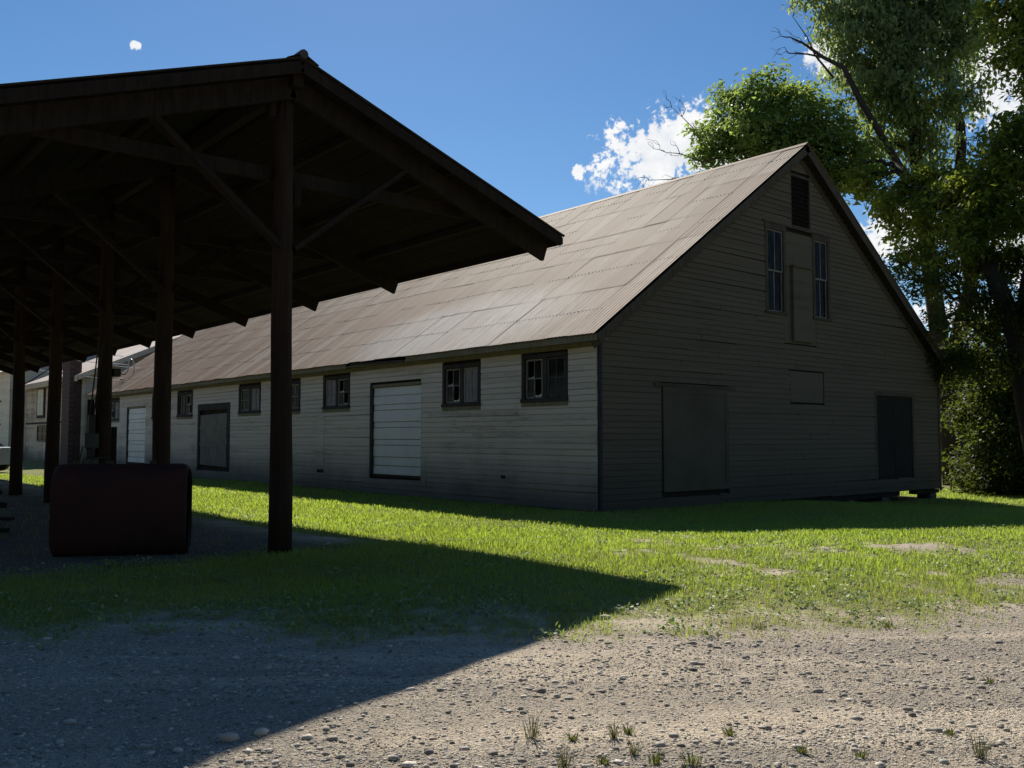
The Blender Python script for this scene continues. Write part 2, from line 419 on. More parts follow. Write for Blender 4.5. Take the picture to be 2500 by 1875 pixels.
on_drive = (fs_ < 6.3 + 0.085 * fl_) & (fs_ > -2.6) & (np.abs(fl_) < 60)

m, T, out = new_mat('ground surface')
P = pos(T)
ga = T.new('ShaderNodeAttribute', attribute_name='grassy').outputs['Fac']
drv = T.scale(P, (1, 1, 1)); rot = T.new('ShaderNodeMapping'); T.put(rot.inputs[0], P); rot.inputs[2].default_value = (0, 0, YAW)
rs = T.scale(rot.outputs[0], (0.22, 1.9, 1))
trk = T.noise(rs, 1.0, 5, 0.6, 0.3)
big = T.noise(P, 0.7, 5, 0.6); mid = T.noise(P, 6.0, 6, 0.65); fine = T.noise(P, 55.0, 5, 0.7); grit = T.noise(P, 160.0, 3, 0.6)
vor = T.new('ShaderNodeTexVoronoi', feature='F1'); T.put(vor.inputs['Vector'], P); vor.inputs['Scale'].default_value = 48.0
vor2 = T.new('ShaderNodeTexVoronoi', feature='F1'); T.put(vor2.inputs['Vector'], P); vor2.inputs['Scale'].default_value = 120.0
dirt = T.mix(T.ramp(big, 0.35, 0.65), (0.43, 0.35, 0.255), (0.33, 0.275, 0.21))
dirt = T.mix(T.ramp(trk, 0.42, 0.66), dirt, (0.60, 0.50, 0.375))
grav = T.mix(vor.outputs['Color'], (0.20, 0.175, 0.145), (0.48, 0.415, 0.335))
gcov = T.ramp(T.math('ADD', T.math('MULTIPLY', mid, 0.6), T.math('MULTIPLY', T.math('SUBTRACT', 1.0, trk), 0.6)), 0.5, 0.72, 0.0, 0.75)
base = T.mix(gcov, dirt, grav)
cob = T.noise(P, 24.0, 5, 0.7)
base = T.mix(T.ramp(fine, 0.48, 0.72, 0.0, 0.75), base, (0.13, 0.115, 0.095))
base = T.mix(T.math('MULTIPLY', T.ramp(cob, 0.5, 0.66), T.ramp(big, 0.42, 0.58, 0.1, 0.9)), base, (0.13, 0.118, 0.10))
base = T.mix(T.ramp(grit, 0.52, 0.72, 0.0, 0.6), base, (0.60, 0.54, 0.45))
soil = T.mix(T.ramp(mid, 0.4, 0.65), (0.15, 0.175, 0.045), (0.24, 0.21, 0.085))
base = T.mix(T.ramp(T.math('ADD', ga, T.math('MULTIPLY', T.math('SUBTRACT', mid, 0.5), 0.6)), 0.08, 0.5), base, soil)
shelter_shade = T.new('ShaderNodeAttribute', attribute_name='shelter_shade').outputs['Fac']
base = T.mix(T.math('MULTIPLY', shelter_shade, 0.85), base, (0.075, 0.066, 0.056))  # darker ground colour stands in for the shade under the shelter
hgt = T.math('ADD', T.math('MULTIPLY', T.math('SUBTRACT', 1.0, vor.outputs['Distance']), 0.5), T.math('ADD', T.math('MULTIPLY', fine, 0.7), T.math('MULTIPLY', T.math('SUBTRACT', 1.0, vor2.outputs['Distance']), 0.35)))
principled(T, out, base, 0.95, bump=hgt, bstr=1.0, bdist=0.02, spec=0.15)
M['ground'] = m
def sub_sheet(name, sel):
    f = F[sel]; u, inv = np.unique(f, return_inverse=True)
    me = mesh_np(name, V[u], inv.reshape(-1, 4), True); attr(me, 'grassy', GA[u]); X_, Y_ = V[u][:, 0], V[u][:, 1]; attr(me, 'shelter_shade', sstep(-.4, .8, 5.6 - X_ + (fbm(X_ * .8, Y_ * .8, 44) - .5) * 1.5) * sstep(8.5, 10.5, Y_) * sstep(-3.5, -1, X_))
    return tag(obj(name, me, M['ground']), kind='structure')
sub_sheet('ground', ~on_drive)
sub_sheet('gravel_drive', on_drive)

# ------------------------------------------------------------------ barn
barn = tag(empty('barn', (BX, BY, 0)), 'long weathered white clapboard barn with rusty tin roof and dark gable', 'barn')
def bpart(mb, name, m, parent=None, smooth=False):
    """part built in world coordinates, parented to the barn or to one of its parts"""
    par = parent or barn
    o = mb.build(name, m, None, smooth); o.parent = par
    off = Vector((0, 0, 0)); q = par
    while q: off += q.location; q = q.parent
    o.location = -off
    return o
SLOPE = (RZ - EZ) / (RX_ - EX)
def roof_z(x): return RZ - abs(x - RX_) * SLOPE
WT = 3.70    # top of the long wall
# openings: (lo, hi, z0, z1)
LW_WIN = [(0.90, 2.43, 2.43, 3.50), (4.01, 5.59, 2.41, 3.46), (10.36, 12.0, 2.50, 3.48), (13.56, 15.2, 2.48, 3.46),
          (16.56, 18.41, 2.49, 3.45), (22.95, 24.66, 2.47, 3.45), (26.1, 27.79, 2.45, 3.42), (32.47, 34.2, 2.45, 3.42)]
LW_DOOR = [(6.62, 9.16, 0.55, 3.04), (19.2, 22.36, 0.45, 2.86), (28.69, 31.25, 0.43, 2.97)]
GB_OPEN = [(7.36, 8.22, 7.28, 8.62), (6.22, 6.92, 4.86, 7.02), (8.43, 9.07, 4.88, 7.02), (2.04, 4.45, 0.36, 2.75), (11.6, 13.75, 0.42, 2.83), (7.17, 8.75, 2.53, 3.35)]

def wall_faces(mb, lo, hi, base, top, opens, to3):
    xs = sorted({lo, hi, *[o[0] for o in opens], *[o[1] for o in opens], *([RX_ - BX] if hi < 20 and base < 5 and top is None else [])})
    for a, b in zip(xs[:-1], xs[1:]):
        ta = top if top is not None else roof_z(BX + a) - 0.08
        tb = top if top is not None else roof_z(BX + b) - 0.08
        cuts = sorted([(o[2], o[3]) for o in opens if o[0] <= a + 1e-6 and o[1] >= b - 1e-6])
        z = base
        for c0, c1 in cuts:
            mb.poly([to3(a, z), to3(b, z), to3(b, c0), to3(a, c0)]); z = c1
        mb.poly([to3(a, z), to3(b, z), to3(b, tb), to3(a, ta)])
mb = MB(); wall_faces(mb, 0, BL, -0.12, WT, LW_WIN + LW_DOOR, lambda u, z: (BX + 0.03, BY + u, z))
long_wall = bpart(mb, 'long_wall', M['sheath'])
mb = MB(); wall_faces(mb, 0, BXR - BX, -0.02, None, GB_OPEN, lambda u, z: (BX + u, BY + 0.03, z))
gable_wall = bpart(mb, 'gable_wall', M['sheath'])
mb = MB(); mb.poly([(BXR, BY, -0.05), (BXR, BYE, -0.05), (BXR, BYE, WT), (BXR, BY, WT)])
bpart(mb, 'right_wall', M['siding'])
mb = MB(); mb.poly([(BX, BYE, -.1), (BXR, BYE, -.1), (BXR, BYE, WT), (RX_, BYE, RZ - .08), (BX, BYE, WT)])
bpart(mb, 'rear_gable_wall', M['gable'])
mb = MB(); mb.box((BX + .05, BY + .05, -0.04), (BXR - .05, BYE - .05, 0.02)); bpart(mb, 'floor', M['sheath'])

# clapboards: (length, wall, u0, z)
ROW = 0.131
def cut_spans(lo, hi, z0, z1, opens, margin):
    spans = [(lo, hi)]
    for a, b, c, d in opens:
        a -= margin; b += margin; c -= margin; d += margin
        if z1 <= c or z0 >= d: continue
        ns = []
        for s0, s1 in spans:
            if b <= s0 or a >= s1: ns.append((s0, s1)); continue
            if a > s0: ns.append((s0, a))
            if b < s1: ns.append((b, s1))
        spans = ns
    return [s for s in spans if s[1] - s[0] > 0.05]
def board_lengths(a, b, lo=2.6, hi=4.9):
    out_, x = [], a
    while x < b - 1e-6:
        L = random.uniform(lo, hi)
        if b - x - L < 1.2: L = b - x
        out_.append((x, x + L)); x += L
    return out_
boards = []
z = -0.10; r = 0
while z < WT - 0.02:
    first = True
    for a, b in cut_spans(0.0, BL, z, z + ROW, LW_WIN, 0.02):
        for a2, b2 in cut_spans(a, b, z, z + ROW, LW_DOOR, 0.03):
            # a butt joint column runs down beside the near garage door, as an old repair
            parts = [(a2, b2)]
            if a2 < 6.35 < b2 and z < 2.35: parts = [(a2, 6.35), (6.35, b2)]
            for p0, p1 in parts:
                for u0, u1 in board_lengths(p0, p1): boards.append(('L', u0, u1, z))
    z += ROW; r += 1
z = -0.02
while z < RZ - 0.3:
    half = (RZ - 0.1 - (z + ROW)) / SLOPE
    lo = max(0.0, RX_ - BX - half); hi = min(BXR - BX, RX_ - BX + half)
    if hi - lo > 0.2:
        for a, b in cut_spans(lo, hi, z, z + ROW, GB_OPEN + [(6.95, 8.4, 4.1, 7.05)], 0.03):
            for u0, u1 in board_lengths(a, b): boards.append(('G', u0, u1, z))
    z += ROW
def board_px(bd):
    w, u0, u1, z = bd; u = (u0 + u1) / 2
    p = np.array([BX, BY + u, z]) if w == 'L' else np.array([BX + u, BY, z])
    n = np.array([-1, 0, 0.]) if w == 'L' else np.array([0, -1., 0])
    d = p - CP; dist = np.linalg.norm(d)
    return (u1 - u0) * ROW * abs(d @ n) / dist ** 3
boards.sort(key=board_px, reverse=True)
def board_prof(L, t=0.036):
    # drop siding: a flat face with a narrow recessed joint along its top
    pr = [(-t, 0), (0, 0), (0, ROW + .008), (-.004, ROW + .008), (-.004, ROW - .015), (-t + .004, ROW - .013)]
    return [(0, a, b) for a, b in pr] + [(L, a, b) for a, b in pr]
BF = [(0, 1, 2, 3, 4, 5), (11, 10, 9, 8, 7, 6)] + [(k, 6 + k, 6 + (k + 1) % 6, (k + 1) % 6) for k in range(6)]
unit = {}
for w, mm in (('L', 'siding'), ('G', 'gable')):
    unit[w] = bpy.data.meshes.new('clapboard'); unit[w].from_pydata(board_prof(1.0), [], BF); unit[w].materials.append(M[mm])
rest = {'L': MB(), 'G': MB()}
NIND = 300
for k, (w, u0, u1, z) in enumerate(boards):
    L = u1 - u0 - random.uniform(0.002, 0.008)
    dz = random.gauss(0, 0.0025); outw = random.uniform(0, 0.005); tilt = random.gauss(0, 0.0022)
    if z < 0.35 and random.random() < 0.35: dz -= random.uniform(0.004, 0.014); tilt += random.gauss(0, 0.006)
    tilt = max(-0.03 / max(L, .5), min(0.03 / max(L, .5), tilt))
    if w == 'L': loc, rz = Vector((BX - outw, BY + u1, z + dz)), -math.pi / 2
    else: loc, rz = Vector((BX + u0, BY - outw, z + dz)), 0.0
    if k < NIND:
        par = long_wall if w == 'L' else gable_wall
        o = obj('clapboard', unit[w], None, par); o.location = loc
        o.rotation_euler = (0, tilt, rz); o.scale = (L, 1, 1)
    else:
        Mx = Matrix.Translation(loc) @ Matrix.Rotation(rz, 4, 'Z') @ Matrix.Rotation(tilt, 4, 'Y')
        rest[w].add([Mx @ Vector(p) for p in board_prof(L)], BF)
tag(bpart(rest['L'], 'clapboard_siding', M['siding'], long_wall), kind='stuff')
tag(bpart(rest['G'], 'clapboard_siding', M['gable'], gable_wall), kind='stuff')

# corner boards, frieze, fascia, rake boards
bpart(MB().box((BX - .002, BY - .047, -0.1), (BX + .09, BY - .002, WT)), 'corner_board', M['trim_dark'])
bpart(MB().box((BXR - .1, BY - .05, -0.1), (BXR + .02, BY - .026, WT)), 'corner_board', M['rake'])
bpart(MB().box((BX - .05, BY - .02, WT - .16), (BX - .002, BYE, WT - .045)), 'frieze_board', M['trim'])
bpart(MB().box((EX + .03, BY - .27, WT - .04), (BX + .05, BYE + .2, WT - .015)), 'soffit', M['trim'])
for a, b in ((BY - .28, BY + 6.9), (BY + 10.1, BYE + .25)):
    bpart(MB().box((EX + .005, a, EZ - .165), (EX + .028, b, EZ - .022)), 'fascia_board', M['trim'])
bpart(MB().beam((EX + .0, BY + 7.0, EZ - .13), (EX + .03, BY + 9.9, EZ - .06), .022, .06), 'loose_fascia_strip', M['trim_dark'])
for sgn in (-1, 1):
    ex = RX_ + sgn * (RX_ - EX); th = math.atan(SLOPE)
    dn = Vector((-sgn * math.sin(th), 0, -math.cos(th))) * 0.125
    for y0, nm, w_, mt in ((BY - .285, 'rake_board', .024, 'rake'), (BY - .045, 'rake_frieze', .02, 'rake')):
        off = dn * (1.0 if nm == 'rake_board' else 2.1)
        bpart(MB().beam(Vector((RX_, y0, RZ - .02)) + off, Vector((ex + sgn * 0.0, y0, EZ - .02)) + off, w_, .19, (sgn * math.sin(th), 0, math.cos(th))), nm, M[mt])
    mb = MB(); o2 = dn * 0.5
    mb.poly([Vector((RX_, BY - .27, RZ - .02)) + o2, Vector((RX_, BY, RZ - .02)) + o2, Vector((ex, BY, EZ - .02)) + o2, Vector((ex, BY - .27, EZ - .02)) + o2])
    bpart(mb, 'rake_soffit', M['rake'])

# roof
RYS, RYE = BY - .3, BYE + .3
mb = MB()
for sgn in (-1, 1):
    ex = RX_ + sgn * (RX_ - EX)
    mb.add([(ex, RYS + .03, EZ - .035), (RX_, RYS + .03, RZ - .035), (RX_, RYE - .03, RZ - .035), (ex, RYE - .03, EZ - .035)], [(0, 1, 2, 3)])
roof = bpart(mb, 'roof', M['sheath'])
def corrugated(L, Wd, pitch=0.12, amp=0.0065, seg=6):
    n = int(round(Wd / pitch)) * seg
    t = np.linspace(0, Wd, n + 1); hz = amp * np.cos(2 * math.pi * t / pitch)
    Vv = np.concatenate([np.stack([np.zeros(n + 1), t, hz], 1), np.stack([np.full(n + 1, L), t, hz], 1)])
    i = np.arange(n); Ff = np.stack([i, n + 1 + i, n + 2 + i, i + 1], 1)
    return Vv, Ff
slope_len = math.hypot(RX_ - EX, RZ - EZ); th = math.atan(SLOPE)
rows = [(-0.05, 2.25), (2.2, 4.55), (4.5, 6.15), (6.05, 8.2), (8.1, slope_len - 0.01)]
COLS = 52; CW = (RYE - RYS) / COLS
nails = MB()
for ri, (a, b) in enumerate(rows):
    Vv, Ff = corrugated(b - a, 0.84)
    me = mesh_np('roof_sheet', Vv, Ff[:, ::-1], True); me.materials.append(M['tin'])
    for ci in range(COLS):
        s0 = a + random.gauss(0, 0.012) + (0.03 * math.sin(ci * 0.9) if ri else 0)
        y = RYS + ci * CW + random.gauss(0, 0.003)
        y += (0.0, 0.08, -0.05, 0.06, -0.03)[ri] if 0 < ci < COLS - 1 else 0
        if ci == COLS - 1: y = RYE - 0.84
        if ci == 0: y = RYS
        h = 0.021 + (random.random() < 0.05) * 0.006; lift = random.uniform(.002, .009) / (b - a)
        o = obj('roof_sheet', me, None, roof)
        o.location = Vector((EX + s0 * math.cos(th) - h * math.sin(th), y, EZ + s0 * math.sin(th) + h * math.cos(th)))
        o.rotation_euler = (0.0035 if random.random() < .8 else -0.002, -th + lift, random.gauss(0, 0.0006))
        for q in (0.50 * (b - a),) if random.random() < .7 else ():
            for j in range(0, 7):
                c = Vector((EX + (s0 + q) * math.cos(th) - (h + .007) * math.sin(th), y + j * 0.12, EZ + (s0 + q) * math.sin(th) + (h + .007) * math.cos(th)))
                nails.box(c - Vector((.007, .007, .005)), c + Vector((.007, .007, .006)))
tag(bpart(nails, 'roofing_nails', M['nail'], roof), kind='stuff')
Vv, Ff = corrugated(slope_len + .05, RYE - RYS, 0.072, 0.0085, 2)
me = mesh_np('right_slope_sheeting', Vv, Ff, True)
o = obj('right_slope_sheeting', me, M['tin'], roof)
o.matrix_local = Matrix.Translation((2 * RX_ - EX + .04, RYS, EZ + .0)) @ Matrix.Scale(-1, 4, (1, 0, 0)) @ Matrix.Rotation(-th, 4, 'Y')
mb = MB()
for sgn in (-1, 1):
    mb.poly([(RX_, RYS - .01, RZ + .035), (RX_ + sgn * .16, RYS - .01, RZ + .035 - .16 * SLOPE), (RX_ + sgn * .16, RYE, RZ + .035 - .16 * SLOPE), (RX_, RYE, RZ + .035)])
bpart(mb, 'ridge_cap', M['tin'], roof)

# windows of the long wall: two small four-light sashes in a dark frame
def long_window(u0, u1, z0, z1, style):
    f = 0.095; x = BX
    mb = MB()
    mb.box((x - .052, BY + u0, z1 - f), (x + .06, BY + u1, z1)); mb.box((x - .07, BY + u0 - .03, z0 - .03), (x + .06, BY + u1 + .03, z0 + .05))
    mb.box((x - .05, BY + u0, z0 + .05), (x + .06, BY + u0 + f, z1 - f)); mb.box((x - .05, BY + u1 - f, z0 + .05), (x + .06, BY + u1, z1 - f))
    um = (u0 + u1) / 2
    mb.box((x - .02, BY + um - .07, z0 + .05), (x + .06, BY + um + .07, z1 - f))
    wd = bpart(mb, 'window', M['trim_dark'])
    bpart(MB().box((x + .30, BY + u0 + .02, z0), (x + .31, BY + u1 - .02, z1)), 'backing_board', M['sheath'], wd)
    for si, (a, b) in enumerate(((u0 + f, um - .07), (um + .07, u1 - f))):
        a0, b0, c0, d0 = a + .012, b - .012, z0 + .062, z1 - f - .012
        if style[si] == 'open': a0 += (b0 - a0) * .25
        t = .042
        mb = MB()
        for q0, q1, r0, r1 in ((a0, a0 + t, c0, d0), (b0 - t, b0, c0, d0), (a0 + t, b0 - t, c0, c0 + t), (a0 + t, b0 - t, d0 - t, d0)):
            mb.box((x - .004, BY + q0, r0), (x + .03, BY + q1, r1))
        am, cmid = (a0 + b0) / 2, (c0 + d0) / 2
        mb.box((x + .0, BY + am - .012, c0 + t), (x + .026, BY + am + .012, d0 - t))
        mb.box((x + .002, BY + a0 + t, cmid - .012), (x + .024, BY + b0 - t, cmid + .012))
        bpart(mb, 'sash', M['sash'] if style[si] != 'dark' else M['sash_dark'], wd)
        for ii, (q0, q1) in enumerate(((a0 + t, am - .012), (am + .012, b0 - t))):
            for jj, (r0, r1) in enumerate(((c0 + t, cmid - .012), (cmid + .012, d0 - t))):
                if style[si] == 'broken' and (ii + jj) % 2 == 0:
                    pts = [(q0, r0), (q1, r0), (q1, r0 + .04), ((q0 + q1) / 2, r0 + .015), (q0 + .02, r0 + .06), (q0, r1)]
                    mb = MB(); mb.poly([(x + .014, BY + p, q) for p, q in pts])
                    bpart(mb, 'broken_pane', M['glass'], wd); continue
                mb = MB(); mb.box((x + .012, BY + q0, r0), (x + .016, BY + q1, r1))
                bpart(mb, 'pane', M['board_pane'] if style[si] == 'boarded' else M['glass'], wd)
    bpart(MB().box((x - .048, BY + u0 - .02, z0 - .13), (x - .03, BY + u1 + .02, z0 - .035)), 'sill_apron', M['trim'], wd)
styles = [('dark', 'broken'), ('boarded', 'broken'), ('broken', 'boarded'), ('pane', 'dark'), ('boarded', 'pane'), ('broken', 'dark'), ('dark', 'dark'), ('boarded', 'broken')]
for (u0, u1, z0, z1), st in zip(LW_WIN, styles): long_window(u0, u1, z0, z1, st)

# white sectional garage doors
def garage_door(u0, u1, z0, z1):
    x = BX
    mb = MB()
    mb.box((x - .052, BY + u1 - .13, z0), (x + .08, BY + u1 + .02, z1 + .05));     mb.box((x - .03, BY + u0 - .02, z0 - .05), (x + .08, BY + u1 - .13, z0 - .004))
    fr = bpart(mb, 'garage_door', M['trim_dark'])
    bpart(MB().box((x - .05, BY + u0 - .02, z1 - .02), (x + .08, BY + u1 - .131, z1 + .06)), 'door_head', M['trim'], fr)
    n = 10; hs = (z1 - .03 - z0) / n
    wts = [1.0, 1.0, 1.35, 0.65, 1.35, 0.65, 1.35, 0.65, 1.0, 1.0]
    tot = sum(wts); zz = z0
    for k in range(n):
        h = (z1 - .03 - z0) * wts[k] / tot
        mb = MB()
        d = .012 if k % 2 else .0
        y0, y1 = BY + u0, BY + u1 - .135
        # a panel with a turned lip at its foot
        for a_, b_, o1, o2 in ((zz + .006, zz + .022, -.006, -.014), (zz + .022, zz + h * .55, -.014, -.010), (zz + h * .55, zz + h - .004, -.010, -.006)):
            mb.poly([(x + o1 + d, y1, a_), (x + o1 + d, y0, a_), (x + o2 + d, y0, b_), (x + o2 + d, y1, b_)])
        mb.poly([(x + .05, y1, zz + .006), (x + .05, y0, zz + .006), (x - .006 + d, y0, zz + .006), (x - .006 + d, y1, zz + .006)])
        bpart(mb, 'door_panel', M['door_white'], fr)
        zz += h
    bpart(MB().box((x + .052, BY + u0, z0), (x + .06, BY + u1 - .13, z1)), 'door_back', M['sheath'], fr)
    return fr
garage_door(*LW_DOOR[0]); garage_door(*LW_DOOR[2])

# the sagging plank door
u0, u1, z0, z1 = LW_DOOR[1]; x = BX
mb = MB(); mb.box((x - .05, BY + u0 - .02, z0), (x + .08, BY + u0 + .2, z1 - .2)); mb.box((x - .05, BY + u1 - .2, z0), (x + .08, BY + u1, z1 - .2)); mb.box((x - .05, BY + u0 - .02, z1 - .2), (x + .08, BY + u1, z1 + .05))
pd = bpart(mb, 'plank_door', M['trim_dark'])
bpart(MB().box((x + .07, BY + u0, z0), (x + .08, BY + u1, z1)), 'dark_opening', M['sheath'], pd)
ua, ub = u0 + .32, u1 - .24; n = 6
for k in range(n):
    a, b = ua + (ub - ua) * k / n + .006, ua + (ub - ua) * (k + 1) / n - .006
    tp = z1 - .30 - .10 * (k / n); sag = 0.05 * (1 - k / n)
    mb = MB(); mb.add([(x - .02, BY + a, z0 + .08 - sag), (x - .02, BY + b, z0 + .08 - sag), (x - .02, BY + b, tp - sag), (x - .02, BY + a, tp - sag),
                       (x + .01, BY + a, z0 + .08 - sag), (x + .01, BY + b, z0 + .08 - sag), (x + .01, BY + b, tp - sag), (x + .01, BY + a, tp - sag)],
                      [(3, 2, 1, 0), (4, 5, 6, 7), (0, 1, 5, 4), (1, 2, 6, 5), (2, 3, 7, 6), (3, 0, 4, 7)])
    bpart(mb, 'plank', M['door_plank'], pd)
for zz in (z0 + .85, z0 + 1.5):
    bpart(MB().beam((x - .03, BY + ua, zz - .04), (x - .03, BY + ub, zz + .02), .02, .11), 'batten', M['door_plank'], pd)

# old vertical patch board with a vent slot, and a broken spot low on the wall
bpart(MB().box((BX - .043, BY + 11.92, .62), (BX - .03, BY + 12.38, 2.36)), 'patch_board', M['siding'])
bpart(MB().box((BX - .048, BY + 11.93, .50), (BX - .03, BY + 12.36, .60)), 'vent_slot', M['sheath'])
bpart(MB().box((BX - .044, BY + 3.05, .62), (BX - .03, BY + 3.2, .70)), 'broken_hole', M['sheath'])

# gable features
y = BY
u0, u1, z0, z1 = GB_OPEN[0]
mb = MB(); mb.box((BX + u0 - .07, y - .034, z0 - .07), (BX + u0, y + .04, z1 + .07)); mb.box((BX + u1, y - .034, z0 - .07), (BX + u1 + .07, y + .04, z1 + .07)); mb.box((BX + u0, y - .034, z1), (BX + u1, y + .04, z1 + .07)); mb.box((BX + u0, y - .04, z0 - .07), (BX + u1, y + .04, z0))
lv = bpart(mb, 'loft_louvre', M['rake'])
bpart(MB().box((BX + u0, y + .05, z0), (BX + u1, y + .06, z1)), 'louvre_back', M['sheath'], lv)
for k in range(11):
    zz = z0 + .03 + k * (z1 - z0) / 11
    bpart(MB().beam((BX + u0, y + .01, zz + .04), (BX + u1, y + .01, zz + .04), .012, .11, (0, .7, .7)), 'louvre_slat', M['deck'], lv)
def gable_window(u0, u1, z0, z1):
    mb = MB(); f = .11
    mb.box((BX + u0 - f, y - .05, z0), (BX + u0, y + .05, z1)); mb.box((BX + u1, y - .05, z0), (BX + u1 + f, y + .05, z1))
    mb.box((BX + u0 - f - .03, y - .06, z1), (BX + u1 + f + .03, y + .05, z1 + .14)); mb.box((BX + u0 - f - .04, y - .075, z0 - .07), (BX + u1 + f + .04, y + .05, z0))
    wd = bpart(mb, 'gable_window', M['rake'])
    zm = (z0 + z1) / 2; um = (u0 + u1) / 2
    for a, b, yy in ((z0, zm + .02, .03), (zm - .02, z1, .0)):
        mb = MB(); t = .042
        for q0, q1, r0, r1 in ((u0, u0 + t, a, b), (u1 - t, u1, a, b), (u0 + t, u1 - t, a, a + t), (u0 + t, u1 - t, b - t, b), (um - .013, um + .013, a + t, b - t)):
            mb.box((BX + q0, y + yy - .012, r0), (BX + q1, y + yy + .018, r1))
        bpart(mb, 'sash', M['sash'], wd)
        for q0, q1 in ((u0 + t, um - .013), (um + .013, u1 - t)):
            bpart(MB().box((BX + q0, y + yy, a + t), (BX + q1, y + yy + .004, b - t)), 'pane', M['glass'], wd)
    bpart(MB().box((BX + u0, y + .3, z0), (BX + u1, y + .31, z1)), 'dark_room', M['sheath'], wd)
gable_window(*GB_OPEN[1]); gable_window(*GB_OPEN[2])
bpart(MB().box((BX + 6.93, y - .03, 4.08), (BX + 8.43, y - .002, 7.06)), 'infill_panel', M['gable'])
bpart(MB().box((BX + 6.0, y - .055, 7.17), (BX + 9.3, y - .004, 7.22)), 'string_course', M['rake'])
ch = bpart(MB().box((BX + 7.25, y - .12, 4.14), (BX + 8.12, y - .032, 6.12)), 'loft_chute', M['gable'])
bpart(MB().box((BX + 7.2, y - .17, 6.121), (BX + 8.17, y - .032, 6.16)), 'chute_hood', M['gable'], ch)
u0, u1, z0, z1 = GB_OPEN[3]
sd = bpart(MB().box((BX + u0, y - .055, z0), (BX + u1, y - .005, z1)), 'sliding_door', M['door_green'])
bpart(MB().box((BX + u0 - .3, y - .07, z1 + .003), (BX + u1 + .3, y - .03, z1 + .08)), 'door_track', M['rake'], sd)
for a, b, c, d in ((u0, u1, z0 + .003, z0 + .14), (u0, u1, z1 - .14, z1 - .003), (u0 + .003, u0 + .13, z0 + .14, z1 - .14), (u1 - .13, u1 - .003, z0 + .14, z1 - .14)):
    bpart(MB().box((BX + a, y - .066, c), (BX + b, y - .0555, d)), 'door_rail', M['door_green'], sd)
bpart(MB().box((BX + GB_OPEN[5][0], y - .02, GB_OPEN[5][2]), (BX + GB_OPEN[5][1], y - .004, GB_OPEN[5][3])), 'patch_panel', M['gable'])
u0, u1, z0, z1 = GB_OPEN[4]
mb = MB(); mb.box((BX + u0 - .12, y - .04, z0), (BX + u0, y + .05, z1)); mb.box((BX + u1, y - .04, z0), (BX + u1 + .12, y + .05, z1)); mb.box((BX + u0 - .12, y - .045, z1), (BX + u1 + .12, y + .05, z1 + .12))
rd = bpart(mb, 'double_door', M['rake'])
for a, b in ((u0 + .01, (u0 + u1) / 2 - .008), ((u0 + u1) / 2 + .008, u1 - .01)):
    bpart(MB().box((BX + a, y + .0, z0), (BX + b, y + .04, z1 - .01)), 'door_leaf', M['sheath'], rd)
# sill beam and stone piers that carry the wall where the ground falls away
bpart(MB().box((BX + 2.2, y + .04, -0.17), (BX + 13.0, y + .26, -0.025)), 'sill_beam', M['sheath'])
bpart(MB().box((BX + 14.0, y + .04, -0.17), (BXR, y + .26, -0.055)), 'sill_beam', M['sheath'])
for px_ in (2.4, 5.0, 7.6, 10.2, 12.2, 15.2):
    g = float(ground_z(np.array(BX + px_), np.array(BY + .3)))
    bevel(bpart(MB().box((BX + px_ - .22, y + .05, g - .2), (BX + px_ + .22, y + .5, -.172)), 'stone_pier', M['stone']), .03)
for k in range(9):
    bevel(bpart(MB().box((BXR - .4, BY + 2.2 + k * 4, -.8), (BXR - .02, BY + 2.7 + k * 4, -.06)), 'stone_pier', M['stone']), .03)
for k in range(16):
    yy = BY + 0.6 + k * 2.35
    bevel(bpart(MB().box((BX + .08, yy, -.5), (BX + .5, yy + .4, -.11)), 'stone_pier', M['stone']), .03)
# dark crawl-space skirt along the left half so no light comes through there
bpart(MB().box((BX + 0.5, BY + .5, -.9), (BX + .52, BYE - 1, -.1)), 'crawl_space_wall', M['sheath'])
bpart(MB().box((BX + 0.5, BY + 6.0, -.9), (BX + 12.6, BY + 6.02, -.03)), 'crawl_space_wall', M['sheath'])

# service mast near the far end of the roof
sm = tag(empty('service_mast', (14.6, 47.6, 4.6)), 'pale conduit mast with gooseneck rising from the barn roof end', 'service mast')
mb = MB(); pts = [(-.25, 0, -.15), (.05, 0, -.05), (.22, 0, .05), (.27, 0, .2), (.27, 0, .7), (.23, 0, .88), (.12, 0, .95), (.02, 0, .88), (0, 0, .72), (0, 0, .45), (-.06, 0, .3), (-.2, 0, .18)]
mb.tube(pts, .035, 8); o = mb.build('conduit', M['galv'], sm, True)
for q in ((-.2, 0, .18), (-.32, 0, .2), (-.33, 0, -.08)):
    mb = MB(); mb.tube([(q[0] - .04, 0, q[2]), (q[0] + .04, 0, q[2])], .045, 8); mb.build('insulator', M['iron'], sm)

